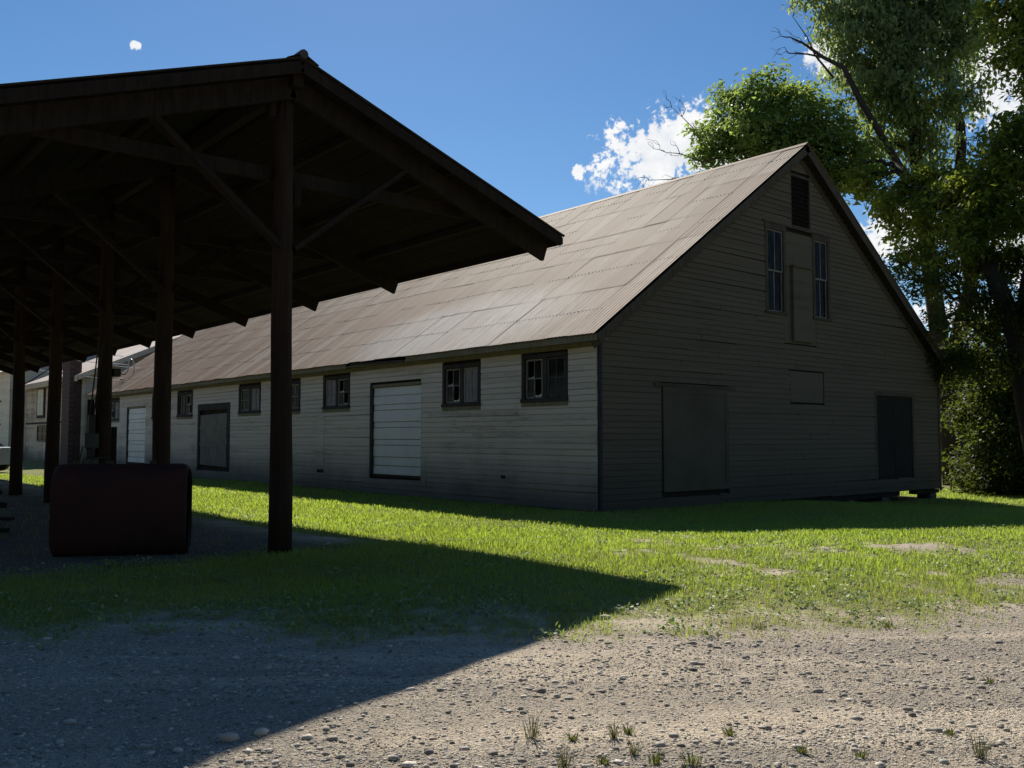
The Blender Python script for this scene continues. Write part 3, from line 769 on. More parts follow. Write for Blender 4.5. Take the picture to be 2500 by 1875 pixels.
# ------------------------------------------------------------------ open shelter
SX, SRZ, SSL = 4.74, 5.97, 0.361           # ridge line, ridge height, fall per metre
SEX = 4.13                                  # half width
SY0, SY1 = 9.40, 45.0
POSTS = [9.80, 13.74, 16.67, 20.05, 23.3, 26.6, 29.8, 33.1, 36.4, 39.7, 43.0]
shed = tag(empty('open_shelter', (SX, POSTS[0], 0.25)), 'dark open timber shelter with gable roof on a single row of posts', 'shelter')
def spart(mb, name, m, parent=None, smooth=False):
    par = parent or shed
    o = mb.build(name, m, None, smooth); o.parent = par
    off = Vector((0, 0, 0)); q = par
    while q: off += q.location; q = q.parent
    o.location = -off
    return o
def srz(x): return SRZ - abs(x - SX) * SSL
sth = math.atan(SSL)
for sgn in (-1, 1):
    Vv, Ff = corrugated(SEX / math.cos(sth) + .02, SY1 - SY0, 0.072, 0.009, 2)
    me = mesh_np('roof_sheeting', Vv, Ff, True); o = obj('roof_sheeting', me, M['shed_tin'], shed)
    o.matrix_local = Matrix.Translation(-Vector(shed.location)) @ Matrix.Translation((SX + sgn * (SEX + .02), SY0, srz(SX + SEX + .02) + .012)) @ (Matrix.Scale(-1, 4, (1, 0, 0)) if sgn > 0 else Matrix.Identity(4)) @ Matrix.Rotation(-sth, 4, 'Y')
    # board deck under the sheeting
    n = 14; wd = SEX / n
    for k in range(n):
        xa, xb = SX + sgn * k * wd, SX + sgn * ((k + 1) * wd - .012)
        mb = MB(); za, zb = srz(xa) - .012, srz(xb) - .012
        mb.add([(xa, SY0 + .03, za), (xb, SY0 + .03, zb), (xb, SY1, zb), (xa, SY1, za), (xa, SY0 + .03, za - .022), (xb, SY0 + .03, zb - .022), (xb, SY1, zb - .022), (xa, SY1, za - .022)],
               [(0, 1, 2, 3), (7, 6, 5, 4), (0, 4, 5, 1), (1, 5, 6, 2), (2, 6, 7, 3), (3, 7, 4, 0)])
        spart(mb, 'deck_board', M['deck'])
    xe = SX + sgn * (SEX - .03)
    spart(MB().box((xe - .02, SY0 + .02, srz(SX + SEX) - .115), (xe + .02, SY1, srz(SX + SEX) - .02)), 'eave_board', M['creosote'])
    for q in (1.1, 2.2, 3.3):
        xq = SX + sgn * q
        spart(MB().box((xq - .04, SY0 + .05, srz(xq) - .13), (xq + .04, SY1, srz(xq) - .038)), 'purlin', M['creosote'])
    spart(MB().beam((SX, SY0 + .012, SRZ - .10), (SX + sgn * (SEX - .05), SY0 + .012, srz(SX + SEX - .05) - .10), .022, .13, (0, 0, 1)), 'barge_board', M['creosote'])
mb = MB(); mb.tube([(SX, SY0 - .03, SRZ + .04), (SX, 20, SRZ + .035), (SX, SY1, SRZ + .04)], .055, 8)
for sgn in (-1, 1): mb.poly([(SX, SY0 - .02, SRZ + .06), (SX + sgn * .2, SY0 - .02, SRZ + .03 - .2 * SSL), (SX + sgn * .2, SY1, SRZ + .03 - .2 * SSL), (SX, SY1, SRZ + .06)])
spart(mb, 'ridge_roll', M['shed_tin'])
spart(MB().box((SX - .06, SY0 + .1, SRZ - .30), (SX + .06, SY1, SRZ - .045)), 'ridge_beam', M['creosote'])
for i, py in enumerate(POSTS):
    g = float(ground_z(np.array(SX), np.array(py)))
    lean = (-0.03, 0.02, -0.01, 0.015)[i % 4]
    mb = MB(); zt = SRZ - .3
    hs = np.linspace(0, 1, 7)
    mb.tube([(SX - .02 + lean * (h - .5) + .008 * math.sin(h * 9 + i), py, g - .2 + (zt - g + .2) * h) for h in hs], [.138 - .034 * h + .004 * math.sin(h * 13 + i * 2) for h in hs], 12)
    spart(mb, 'post', M['pole'], None, True)
    for sgn in (-1, 1):
        xe = SX + sgn * (SEX - .15)
        yo = py - .14
        mb = MB(); mb.beam((SX, yo, SRZ - .275), (xe, yo, srz(xe) - .275), .06, .25, (0, 0, 1)); spart(mb, 'rafter', M['creosote'])
        mb = MB(); xt = SX + sgn * 1.68
        mb.beam((SX + sgn * .08, py - .05, 3.80), (xt, py - .10, srz(xt) - .28), .06, .14, (0, 1, 0)); spart(mb, 'knee_brace', M['creosote'])
    mb = MB(); mb.box((SX - 2.7, py + .11, 4.62), (SX + 2.7, py + .165, 4.78)); spart(mb, 'tie_beam', M['creosote'])
    if i < 3:
        spart(MB().box((SX - .22, py - .02, 5.35), (SX - .115, py + .10, 5.72)), 'cleat_block', M['creosote'])
        spart(MB().box((SX + .118, py + .0, 4.35), (SX + .2, py + .10, 4.6)), 'cleat_block', M['creosote'])
bevel(spart(MB().box((SX + .10, POSTS[2] - .1, 2.66), (SX + .22, POSTS[2] + .05, 2.80)), 'junction_box', M['iron']), .01)
spart(MB().box((SX + .13, POSTS[2] - .06, .2), (SX + .19, POSTS[2] + .06, 1.78)), 'post_splice_board', M['creosote'])

# ------------------------------------------------------------------ oil tank under the shelter
tk = tag(empty('oil_tank', (3.28, 10.75, 0.27)), 'dark red upright oval oil tank on short legs under the shelter', 'tank')
tk.rotation_euler = (0, 0, R(-28))
def obround(w, h, n=8):
    r_ = w / 2; pts = []
    for k in range(n + 1):
        a = math.pi * k / n; pts.append((r_ * math.cos(a), h / 2 - r_ + r_ * math.sin(a)))
    for k in range(n + 1):
        a = math.pi + math.pi * k / n; pts.append((r_ * math.cos(a), -h / 2 + r_ + r_ * math.sin(a)))
    return pts
Lk, Wk, Hk = 1.42, 0.50, 1.06; zc = -0.03 + Hk / 2
prof = obround(Wk, Hk); n = len(prof); mb = MB(); vs = []
stations = [(-Lk / 2, .90), (-Lk / 2 + .012, .955), (-Lk / 2 + .045, .99), (-Lk / 2 + .09, 1), (Lk / 2 - .09, 1), (Lk / 2 - .045, .985), (Lk / 2 - .012, .94), (Lk / 2, .88)]
for sx_, sc_ in stations: vs += [(sx_, p * sc_, zc + q * sc_) for p, q in prof]
fs = []
for i in range(len(stations) - 1):
    for k in range(n): fs.append((i * n + k, i * n + (k + 1) % n, (i + 1) * n + (k + 1) % n, (i + 1) * n + k))
fs += [tuple(range(n)), tuple((len(stations) - 1) * n + k for k in range(n - 1, -1, -1))]
mb.add(vs, fs); mb.build('shell', M['tank'], tk, True)
for sx_ in (-.55, .55):
    for sy_ in (-.2, .2):
        mb = MB(); mb.tube([(sx_, sy_ * .6, -.12), (sx_, sy_ * .6, .2)], .022, 8); mb.build('leg', M['iron'], tk)
for sx_ in (-.5, -.15, .3):
    mb = MB(); mb.tube([(sx_, 0, zc + Hk / 2 - .01), (sx_, 0, zc + Hk / 2 + .035)], .035, 10); mb.build('bung', M['iron'], tk)
mb = MB(); mb.tube([(-.35, .0, zc + Hk / 2), (-.35, 0, zc + Hk / 2 + .045), (-.3, 0, zc + Hk / 2 + .07), (-.15, .02, zc + Hk / 2 + .07)], .012, 6); mb.build('vent_pipe', M['iron'], tk)

# dark heap at the far left under the shelter
hp = tag(empty('timber_heap', (1.9, 15.2, 0.27)), 'dark heap of old timber lying under the shelter at the left edge', 'timber heap')
for k in range(26):
    a = random.gauss(0.5, .5); L = random.uniform(.8, 2.0); zz = .06 + .5 * random.random() * (1 - k / 40)
    c = Vector((random.gauss(0, .35), random.gauss(0, .6), zz)); d = Vector((math.cos(a), math.sin(a), random.gauss(0, .12))) * L / 2
    mb = MB(); mb.beam(c - d, c + d, random.uniform(.06, .15), random.uniform(.03, .09)); mb.build('timber', M['creosote'], hp)

# electric meter stand
ms_p = at(222, 1067, 17.2)
ms = tag(empty('meter_stand', (float(ms_p[0]), float(ms_p[1]), 0.25)), 'stack of grey meter boxes on a board beside the third post', 'meter stand')
mb = MB(); mb.box((-.05, .03, -.1), (.05, .09, 2.0)); mb.build('back_post', M['creosote'], ms)
for nm, a, b, mt in (('meter_socket', (-.055, -.05, 1.35), (.055, .03, 1.74), 'iron'), ('disconnect_box', (-.115, -.07, 1.16), (.115, .028, 1.42), 'meter_grey'),
                     ('wire_trough', (-.075, -.05, 1.0), (.06, .027, 1.156), 'iron'), ('breaker_box', (-.11, -.08, .82), (.12, .026, .998), 'meter_grey'), ('lower_box', (-.07, -.06, .5), (.05, .025, .818), 'meter_grey')):
    bevel(MB().box(a, b).build(nm, M[mt], ms), .015)
for k, (pts, r_) in enumerate([([(-.13, -.02, 1.2), (-.17, -.02, 1.0), (-.24, 0, .75), (-.3, 0, .4)], .011), ([(-.1, -.02, 1.0), (-.14, -.02, .85), (-.22, 0, .6), (-.26, 0, .35)], .011),
                  ([(.1, 0, .82), (.1, 0, .66), (.06, 0, .5)], .010), ([(-.12, 0, .5), (-.17, 0, .56), (-.2, 0, .5), (-.16, 0, .42), (-.1, 0, .46)], .010)]):
    mb = MB(); mb.tube(pts, r_, 6); mb.build('cable', M['wire_dark'], ms)
# drop cables from the shelter eave down to the meter
def sag(p, q, s, n=9): 
    p, q = Vector(p), Vector(q)
    return [p.lerp(q, k / n) - Vector((0, 0, s * 4 * (k / n) * (1 - k / n))) for k in range(n + 1)]
top1, top2 = Vector(at(242, 830, 17.0)), Vector(at(252, 840, 17.0))
for (a, b, lab) in ((top1, ms.location + Vector((-.03, -.02, 1.74)), 'left of two black drop cables running down to the meter stand'), (top2, ms.location + Vector((.03, -.02, 1.72)), 'right of two black drop cables running down to the meter stand')):
    mb = MB(); mb.tube(sag(a, b, 0.0), .012, 6); tag(mb.build('drop_cable', M['wire_dark']), lab, 'cable', 'drop cables at the meter stand')
# overhead wires behind the shelter
for i, (p, q, r_, mt, lab) in enumerate([
        ((20, 862, 62), (310, 890, 50), .016, 'wire', 'pale overhead wire passing the chimney, uppermost on its left'),
        ((20, 890, 62), (310, 931, 50), .014, 'wire', 'pale overhead wire meeting the chimney at eave height'),
        ((150, 858, 60), (480, 878, 52), .022, 'wire', 'thick white overhead cable crossing the far gable'),
        ((200, 880, 60), (345, 899, 50), .013, 'wire', 'thin pale wire running to the gooseneck mast'),
        ((60, 938, 56), (165, 868, 56), .03, 'wire_dark', 'slanting black cable in front of the far grey roof')]):
    mb = MB(); mb.tube(sag(at(*p), at(*q), .06), r_, 5); tag(mb.build('overhead_wire', M[mt]), lab, 'wire', 'overhead wires')

# ------------------------------------------------------------------ buildings behind
def plank_rows(mb, p0, p1, z0, z1, row, topfn=None, t=.03):
    """overlapping boards along a wall from p0 to p1 (outward is to the right of p0->p1)"""
    p0, p1 = Vector((*p0, 0)), Vector((*p1, 0)); d = (p1 - p0); L = d.length; d.normalize(); nrm = Vector((d.y, -d.x, 0))
    z = z0
    while z < z1 - .02:
        a, b = 0.0, L
        if topfn: a, b = topfn(z + row)
        if b - a > .1:
            A, B = p0 + d * a, p0 + d * b
            vs = [A + nrm * t + Vector((0, 0, z)), B + nrm * t + Vector((0, 0, z)), B + nrm * .006 + Vector((0, 0, z + row + .01)), A + nrm * .006 + Vector((0, 0, z + row + .01)), A + Vector((0, 0, z)), B + Vector((0, 0, z))]
            mb.add(vs, [(0, 1, 2, 3), (4, 5, 1, 0)])
        z += row
def far_window(parent, X, ya, yb, za, zb, glass='glass'):
    mb = MB(); f = .09
    for a, b, c, d in ((ya - f, ya, za - f, zb + f), (yb, yb + f, za - f, zb + f), (ya, yb, zb, zb + f), (ya, yb, za - f, za)): mb.box((X - .06, a, c), (X + .04, b, d))
    w = mb.build('window', M['trim'], parent)
    MB().box((X - .02, ya, za), (X - .01, yb, zb)).build('pane', M[glass], w)
    MB().box((X - .045, (ya + yb) / 2 - .025, za), (X - .022, (ya + yb) / 2 + .025, zb)).build('muntin', M['sash'], w)
    MB().box((X - .042, ya, (za + zb) / 2 - .025), (X - .0225, yb, (za + zb) / 2 + .025)).build('muntin', M['sash'], w)
    return w
B2X, B2Y, B2E, B2S = 13.8, 52.6, 5.03, 0.452
B2W, B2L = 17.0, 13.0
b2 = tag(empty('far_barn'), 'cream two storey clapboard building with brick chimney beyond the barn', 'building')
ap = B2X + B2W / 2; b2r = B2E + B2S * B2W / 2
mb = MB(); mb.poly([(B2X, B2Y, -.2), (B2X + B2W, B2Y, -.2), (B2X + B2W, B2Y, B2E), (ap, B2Y, b2r), (B2X, B2Y, B2E)]); mb.poly([(B2X, B2Y, -.2), (B2X, B2Y, B2E), (B2X, B2Y + B2L, B2E), (B2X, B2Y + B2L, -.2)])
mb.poly([(B2X, B2Y + B2L, -.2), (B2X + B2W, B2Y + B2L, -.2), (B2X + B2W, B2Y + B2L, B2E), (ap, B2Y + B2L, b2r), (B2X, B2Y + B2L, B2E)]); mb.poly([(B2X + B2W, B2Y, -.2), (B2X + B2W, B2Y, B2E), (B2X + B2W, B2Y + B2L, B2E), (B2X + B2W, B2Y + B2L, -.2)])
mb.build('wall', M['sheath'], b2)
mb = MB(); plank_rows(mb, (B2X, B2Y), (B2X + B2W, B2Y), 0, b2r - .1, .15, lambda z: (max(0, (z - B2E) / B2S), B2W - max(0, (z - B2E) / B2S)))
tag(mb.build('gable_siding', M['siding_far'], b2), kind='stuff')
mb = MB(); plank_rows(mb, (B2X, B2Y + B2L), (B2X, B2Y), 0, B2E - .05, .15)
tag(mb.build('side_siding', M['siding_brown'], b2), kind='stuff')
mb = MB(); ov = .45
for sgn in (-1, 1):
    xe = ap + sgn * (B2W / 2 + .4); ze = B2E - .4 * B2S
    mb.add([(ap, B2Y - ov, b2r + .1), (xe, B2Y - ov, ze + .1), (xe, B2Y + B2L + .3, ze + .1), (ap, B2Y + B2L + .3, b2r + .1), (ap, B2Y - ov, b2r), (xe, B2Y - ov, ze), (xe, B2Y + B2L + .3, ze), (ap, B2Y + B2L + .3, b2r)],
           [(0, 1, 2, 3), (7, 6, 5, 4), (0, 4, 5, 1), (1, 5, 6, 2), (2, 6, 7, 3)])
rf2 = mb.build('roof', M['tin_far'], b2)
for sgn in (-1, 1):
    xe = ap + sgn * (B2W / 2 + .4); ze = B2E - .4 * B2S
    MB().beam((ap, B2Y - ov - .02, b2r - .05), (xe, B2Y - ov - .02, ze - .05), .03, .26).build('rake_board', M['siding_far'], b2)
MB().box((B2X - .42, B2Y - .4, B2E - .42), (B2X - .38, B2Y + B2L, B2E - .15)).build('fascia_board', M['siding_brown'], b2)
MB().box((B2X - .05, B2Y - .06, 0), (B2X + .12, B2Y - .031, B2E - .1)).build('corner_board', M['siding_far'], b2)
MB().box((B2X - .06, B2Y + B2L - .12, 0), (B2X - .031, B2Y + B2L, B2E - .2)).build('corner_board', M['siding_far'], b2)
MB().box((B2X - .055, B2Y + 3.6, 2.42), (B2X - .033, B2Y + B2L, 2.52)).build('string_course', M['trim_dark'], b2)
far_window(b2, B2X - .03, B2Y + 7.4, B2Y + 9.6, 1.42, 2.25)
far_window(b2, B2X - .03, B2Y + 2.7, B2Y + 3.6, 1.05, 2.2)
w = MB().box((B2X - .09, B2Y + 8.0, 2.78), (B2X - .03, B2Y + 9.9, 4.6)).build('boarded_loft_door', M['trim_dark'], b2)
for a, b in ((8.25, 8.95), (9.0, 9.65)): MB().box((B2X - .11, B2Y + a, 2.95), (B2X - .0905, B2Y + b, 4.55)).build('door_board', M['siding_far'], w)
w = MB().box((B2X - .08, B2Y + 6.7, .1), (B2X - .034, B2Y + 9.2, 1.3)).build('low_hatch', M['siding_brown'], b2)
MB().box((B2X - .1, B2Y + 6.9, .15), (B2X - .081, B2Y + 7.9, 1.25)).build('pale_panel', M['siding_far'], w)
# brick chimney stack on its long wall
cy0, cy1 = B2Y + .2, B2Y + 1.75
chm = MB().box((B2X - .62, cy0 + .02, -.2), (B2X - .033, cy1 - .02, 6.6)).build('chimney', M['mortar'], b2)
bk = bpy.data.meshes.new('brick'); t_ = MB().box((0, 0, 0), (.02, .36, .115)); bk.from_pydata(t_.v, [], t_.f); bk.materials.append(M['brick'])
bricks = MB(); nb = 0
for r_ in range(50):
    z = 0.02 + r_ * .13; o_ = .19 if r_ % 2 else 0
    for c_ in range(-1, 5):
        a, b = cy0 + c_ * .375 + o_, cy0 + c_ * .375 + o_ + .36
        a, b = max(a, cy0), min(b, cy1)
        if b - a < .06: continue
        if nb < 240:
            o = obj('brick', bk, None, chm); o.location = (B2X - .64, a, z); o.scale = (1, (b - a) / .36, 1); nb += 1
        else: bricks.box((B2X - .64, a, z), (B2X - .62, b, z + .115))
    for a in np.arange(B2X - .62 + (.19 if r_ % 2 else 0), B2X - .08, .375): bricks.box((a, cy0 - .0, z), (min(a + .36, B2X - .04), cy0 + .02, z + .115))
tag(bricks.build('brick_courses', M['brick'], chm), kind='stuff')

B3X, B3Y, B3L, B3E = 13.2, 67.5, 26.0, 6.1
b3 = tag(empty('white_mill_building'), 'tall pale clapboard building at the far left behind the shelter posts', 'building')
mb = MB(); mb.box((B3X, B3Y, -.3), (B3X + 14, B3Y + B3L, B3E)); mb.build('wall', M['sheath'], b3)
mb = MB(); plank_rows(mb, (B3X, B3Y + B3L), (B3X, B3Y), 0, B3E, .16); plank_rows(mb, (B3X, B3Y), (B3X + 14, B3Y), 0, B3E, .16)
tag(mb.build('siding', M['siding_far'], b3), kind='stuff')
mb = MB()
for sgn in (-1, 1):
    mb.add([(B3X + 7, B3Y - .4, B3E + 3.4), (B3X + 7 + sgn * 7.4, B3Y - .4, B3E - .1), (B3X + 7 + sgn * 7.4, B3Y + B3L, B3E - .1), (B3X + 7, B3Y + B3L, B3E + 3.4)], [(0, 1, 2, 3)])
mb.poly([(B3X, B3Y - .02, B3E), (B3X + 14, B3Y - .02, B3E), (B3X + 7, B3Y - .02, B3E + 3.3)])
mb.build('roof', M['tin_far'], b3)
far_window(b3, B3X - .03, B3Y + 4.3, B3Y + 8.5, .2, 2.3, 'glass')
far_window(b3, B3X - .03, B3Y + 9.3, B3Y + 12.5, .2, 2.5, 'glass')
MB().box((B3X - .06, B3Y + 2.5, 4.0), (B3X - .034, B3Y + 5.5, 4.1)).build('ledge', M['trim_dark'], b3)
MB().box((B3X - .06, B3Y + 2.5, 2.42), (B3X - .034, B3Y + 4.5, 2.52)).build('ledge', M['trim_dark'], b3)

rb = tag(empty('red_roofed_house'), 'red roofed house glimpsed through leaves right of the barn', 'house')
c = at(2330, 1067, 75); hx, hy = float(c[0]), float(c[1])
mb = MB(); mb.box((hx - 5, hy - 2, -1.2), (hx + 9, hy + 8, 3.2)); mb.build('wall', M['siding_far'], rb)
mb = MB()
mb.add([(hx - 5.5, hy - 2.6, 3.0), (hx + 9.5, hy - 2.6, 3.0), (hx + 9.5, hy + 3, 6.8), (hx - 5.5, hy + 3, 6.8), (hx - 5.5, hy + 8.6, 3.0), (hx + 9.5, hy + 8.6, 3.0)], [(0, 1, 2, 3), (3, 2, 5, 4)])
mb.poly([(hx - 5, hy - 2, 3.2), (hx - 5, hy + 8, 3.2), (hx - 5, hy + 3, 6.5)])
mb.build('roof', M['red_wall'], rb)
for k in range(3):
    w = MB().box((hx - 3 + k * 4, hy - 2.05, .6), (hx - 2 + k * 4, hy - 2.003, 2.0)).build('window', M['sash'], rb)
    MB().box((hx - 2.92 + k * 4, hy - 2.08, .68), (hx - 2.08 + k * 4, hy - 2.052, 1.92)).build('pane', M['glass'], w)

# ------------------------------------------------------------------ parked car at the far left
c = at(-100, 1067, 43); g = float(ground_z(np.array(c[0]), np.array(c[1])))
car = tag(empty('parked_car', (float(c[0]), float(c[1]), g)), 'silver car parked on the grass at the far left edge', 'car')
car.rotation_euler = (0, 0, R(-38))
sect = [(-2.1, .35, .62, .78), (-2.0, .3, .82, .84), (-1.3, .25, .93, .86), (-.75, .22, 1.0, .88), (.9, .22, 1.0, .88), (1.6, .25, .98, .87), (2.05, .35, .9, .8)]
vs = []
for xx, zb, zt, hw in sect: vs += [(xx, -hw, zb), (xx, hw, zb), (xx, hw, (zb + zt) / 2 + .1), (xx, hw * .93, zt), (xx, -hw * .93, zt), (xx, -hw, (zb + zt) / 2 + .1)]
fs = []
for i in range(len(sect) - 1):
    for k in range(6): fs.append((i * 6 + k, i * 6 + (k + 1) % 6, (i + 1) * 6 + (k + 1) % 6, (i + 1) * 6 + k))
fs += [(0, 1, 2, 3, 4, 5), tuple((len(sect) - 1) * 6 + k for k in range(5, -1, -1))]
b_ = bevel(MB().add(vs, fs).build('body', M['car'], car, True), .06, 3)
vs = [(-.9, -.8, .99), (-.9, .8, .99), (1.5, .8, .97), (1.5, -.8, .97), (-.2, -.62, 1.42), (-.2, .62, 1.42), (.95, .62, 1.42), (.95, -.62, 1.42)]
bevel(MB().add(vs, [(4, 7, 6, 5), (0, 4, 5, 1), (1, 5, 6, 2), (2, 6, 7, 3), (3, 7, 4, 0)]).build('cabin_glass', M['glass'], car), .05, 3)
bevel(MB().box((-.2, -.63, 1.40), (.97, .63, 1.45)).build('roof', M['car'], car), .03, 2)
for xx in (-1.3, 1.3):
    for yy in (-.8, .8):
        mb = MB(); mb.tube([(xx, yy - .1, .32), (xx, yy + .1, .32)], .32, 16); w = mb.build('wheel', M['tyre'], car)
        mb = MB(); s_ = 1 if yy > 0 else -1; mb.tube([(xx, yy + s_ * .09, .32), (xx, yy + s_ * .105, .32)], .19, 14); mb.build('rim', M['galv'], w)
for yy in (-.6, .6): bevel(MB().box((-2.12, yy - .16, .62), (-2.02, yy + .16, .76)).build('headlight', M['door_white'], car), .03)

# ------------------------------------------------------------------ trees
def leaves_mesh(centers, size, droop, seed, name='crown', asp=0.42):
    r = np.random.default_rng(seed); n = len(centers)
    L = size * r.uniform(.65, 1.35, n)
    az = r.uniform(0, 2 * np.pi, n); el = r.normal(-droop, .45, n)
    d = np.stack([np.cos(az) * np.cos(el), np.sin(az) * np.cos(el), np.sin(el)], 1)
    up = np.stack([r.normal(0, .55, n), r.normal(0, .55, n), np.ones(n)], 1)
    s = np.cross(d, up); s /= np.linalg.norm(s, axis=1)[:, None] + 1e-9
    nn = np.cross(s, d)
    w = (L * asp)[:, None] * 0.5; L_ = L[:, None]
    V0 = centers; V1 = centers + d * L_ * .45 + s * w - nn * L_ * .05; V2 = centers + d * L_ - nn * L_ * .12; V3 = centers + d * L_ * .45 - s * w - nn * L_ * .05
    Vv = np.stack([V0, V1, V2, V3], 1).reshape(-1, 3)
    i = np.arange(n) * 4; Ff = np.stack([i, i + 1, i + 2, i + 3], 1)
    me = mesh_np(name, Vv, Ff, False); attr(me, 'rnd', np.repeat(np.clip(r.normal(.5, .28, n), 0, 1), 4))
    return me
def bez(p, q, lift, n=6, wob=0.12, r=None):
    p, q = Vector(p), Vector(q); L = (q - p).length; c = p.lerp(q, .5) + Vector((0, 0, lift))
    pts = []
    for k in range(n + 1):
        t = k / n; b = p * (1 - t) ** 2 + c * 2 * t * (1 - t) + q * t * t
        if 0 < k < n: b = b + Vector((random.gauss(0, 1), random.gauss(0, 1), random.gauss(0, 1))) * wob * L * .12
        pts.append(b)
    return pts
def tree(name, label, base, stems, lobes, nleaf, size, mat, droop=.25, seed=1, twigs=1.0, per=26, clus=.34, group=None, limb_r=.09, bare=()):
    r = np.random.default_rng(seed); random.seed(seed)
    t = tag(empty(name, base), label, 'tree', group)
    loc = Vector(base)
    mb = MB(); nodes = []
    for pts, r0, r1 in stems:
        P_ = [Vector(p) for p in pts]; m_ = len(P_)
        fine = []
        for i in range(m_ - 1):
            for k in range(3): fine.append(P_[i].lerp(P_[i + 1], k / 3) + Vector((random.gauss(0, .04), random.gauss(0, .04), 0)) * (0 if (i == 0 and k == 0) else 1))
        fine.append(P_[-1]); nf = len(fine)
        mb.tube([p - loc for p in fine], [r0 + (r1 - r0) * (k / (nf - 1)) ** .8 for k in range(nf)], 9)
        nodes += fine[1:]
    mb.build('trunk', M['bark'], t, True)
    lim = MB(); vol = np.array([a * b * c for _, (a, b, c) in lobes]); vol = vol ** .8 / (vol ** .8).sum()
    allc = []
    for (c, rad), vw in zip(lobes, vol):
        c = Vector(c)
        near = min(nodes, key=lambda p: (p - c).length + max(0, p.z - c.z) * 1.5)
        pl = bez(near, c, .25 * (c - near).length, 7, .25)
        lim.tube([p - loc for p in pl], [limb_r * (1 - .75 * k / 7) for k in range(8)], 6, False)
        nc = max(6, int(nleaf * vw / per))
        d = r.normal(size=(nc, 3)); d /= np.linalg.norm(d, axis=1)[:, None]
        rr = r.uniform(.25, 1.0, nc) ** .5
        cc = np.array(c) + d * rr[:, None] * np.array(rad) * (1 + .18 * r.normal(size=(nc, 1)))
        for q in cc[: int(nc * twigs)]:
            s_ = pl[random.randint(4, 7)]
            tw = bez(s_, q, .12, 3, .4); lim.tube([p - loc for p in tw], [.028, .02, .013, .007], 4, False)
        pc = r.poisson(per, nc)
        k = np.repeat(np.arange(nc), pc)
        off = r.normal(size=(len(k), 3)) * clus * np.array([1, 1, .62]); off[:, 2] -= .25 * np.hypot(off[:, 0], off[:, 1]) * droop * 2
        allc.append(cc[k] + off)
    tag(lim.build('limbs', M['bark'], t, True), kind='stuff')
    me = leaves_mesh(np.concatenate(allc) - np.array(loc), size, droop, seed)
    o = obj('crown', me, mat, t)
    if bare:
        mb = MB()
        for pts, r0, r1 in bare:
            P_ = [Vector(p) for p in pts]; mb.tube([p - loc for p in P_], [r0 + (r1 - r0) * k / (len(P_) - 1) for k in range(len(P_))], 6, False)
            for k in range(1, len(P_)):
                for _ in range(2 if k > 1 else 1):
                    dd = (P_[k] - P_[k - 1]).normalized(); L = random.uniform(.5, 1.1)
                    q = P_[k] + (dd + Vector((random.gauss(0, .5), random.gauss(0, .5), random.gauss(.15, .5)))).normalized() * L
                    tw = bez(P_[k], q, .05, 4, .8); mb.tube([p - loc for p in tw], [.016, .013, .010, .007, .004], 4, False)
                    q2 = tw[2] + (dd + Vector((random.gauss(0, .7), random.gauss(0, .7), random.gauss(.1, .6)))).normalized() * L * .5
                    tw = bez(tw[2], q2, .03, 3, .8); mb.tube([p - loc for p in tw], [.010, .008, .006, .003], 4, False)
        mb.build('bare_branches', M['deadwood'], t, True)
    return t
def lob(px, py, d, r_, k=.85): return (at(px, py, d), (r_, r_, r_ * k))
def gpt(px, d):
    p = at(px, 1067, d); return (float(p[0]), float(p[1]), float(ground_z(np.array(p[0]), np.array(p[1]))) - .15)

D1 = 39
tree('box_elder', 'rounded bright green tree rising behind the barn ridge left of the apex', gpt(1905, D1),
     [([gpt(1905, D1), at(1912, 700, D1), at(1915, 450, D1), at(1890, 330, D1)], .3, .1), ([at(1913, 620, D1), at(1850, 440, D1), at(1800, 330, D1)], .16, .06), ([at(1913, 560, D1), at(1980, 420, D1), at(1990, 330, D1)], .16, .06)],
     [lob(1745, 330, D1, 1.05), lob(1790, 270, D1 + 1, 1.25), lob(1870, 228, D1, 1.35), lob(1935, 250, D1 + 1, 1.2), lob(1850, 310, D1 - 1, 1.4), lob(1940, 340, D1, 1.5), lob(1800, 370, D1, 1.25), lob(1715, 375, D1 + .5, .75), lob(2010, 300, D1, 1.4), lob(2045, 380, D1, 1.5), lob(1900, 400, D1, 1.5), lob(1985, 440, D1, 1.5)],
     24000, .25, M['leaf_a'], .35, 11, .9, 40, .24,
     bare=[([at(1815, 395, D1), at(1760, 385, D1 - .5), at(1715, 395, D1 - 1), at(1660, 375, D1 - 1), at(1625, 372, D1 - 1)], .05, .01),
           ([at(1810, 440, D1), at(1740, 432, D1 - 1), at(1660, 437, D1 - 1), at(1585, 440, D1 - 1)], .05, .008),
           ([at(1770, 370, D1), at(1700, 320, D1), at(1665, 285, D1), at(1640, 262, D1)], .03, .006)])
D2 = 41
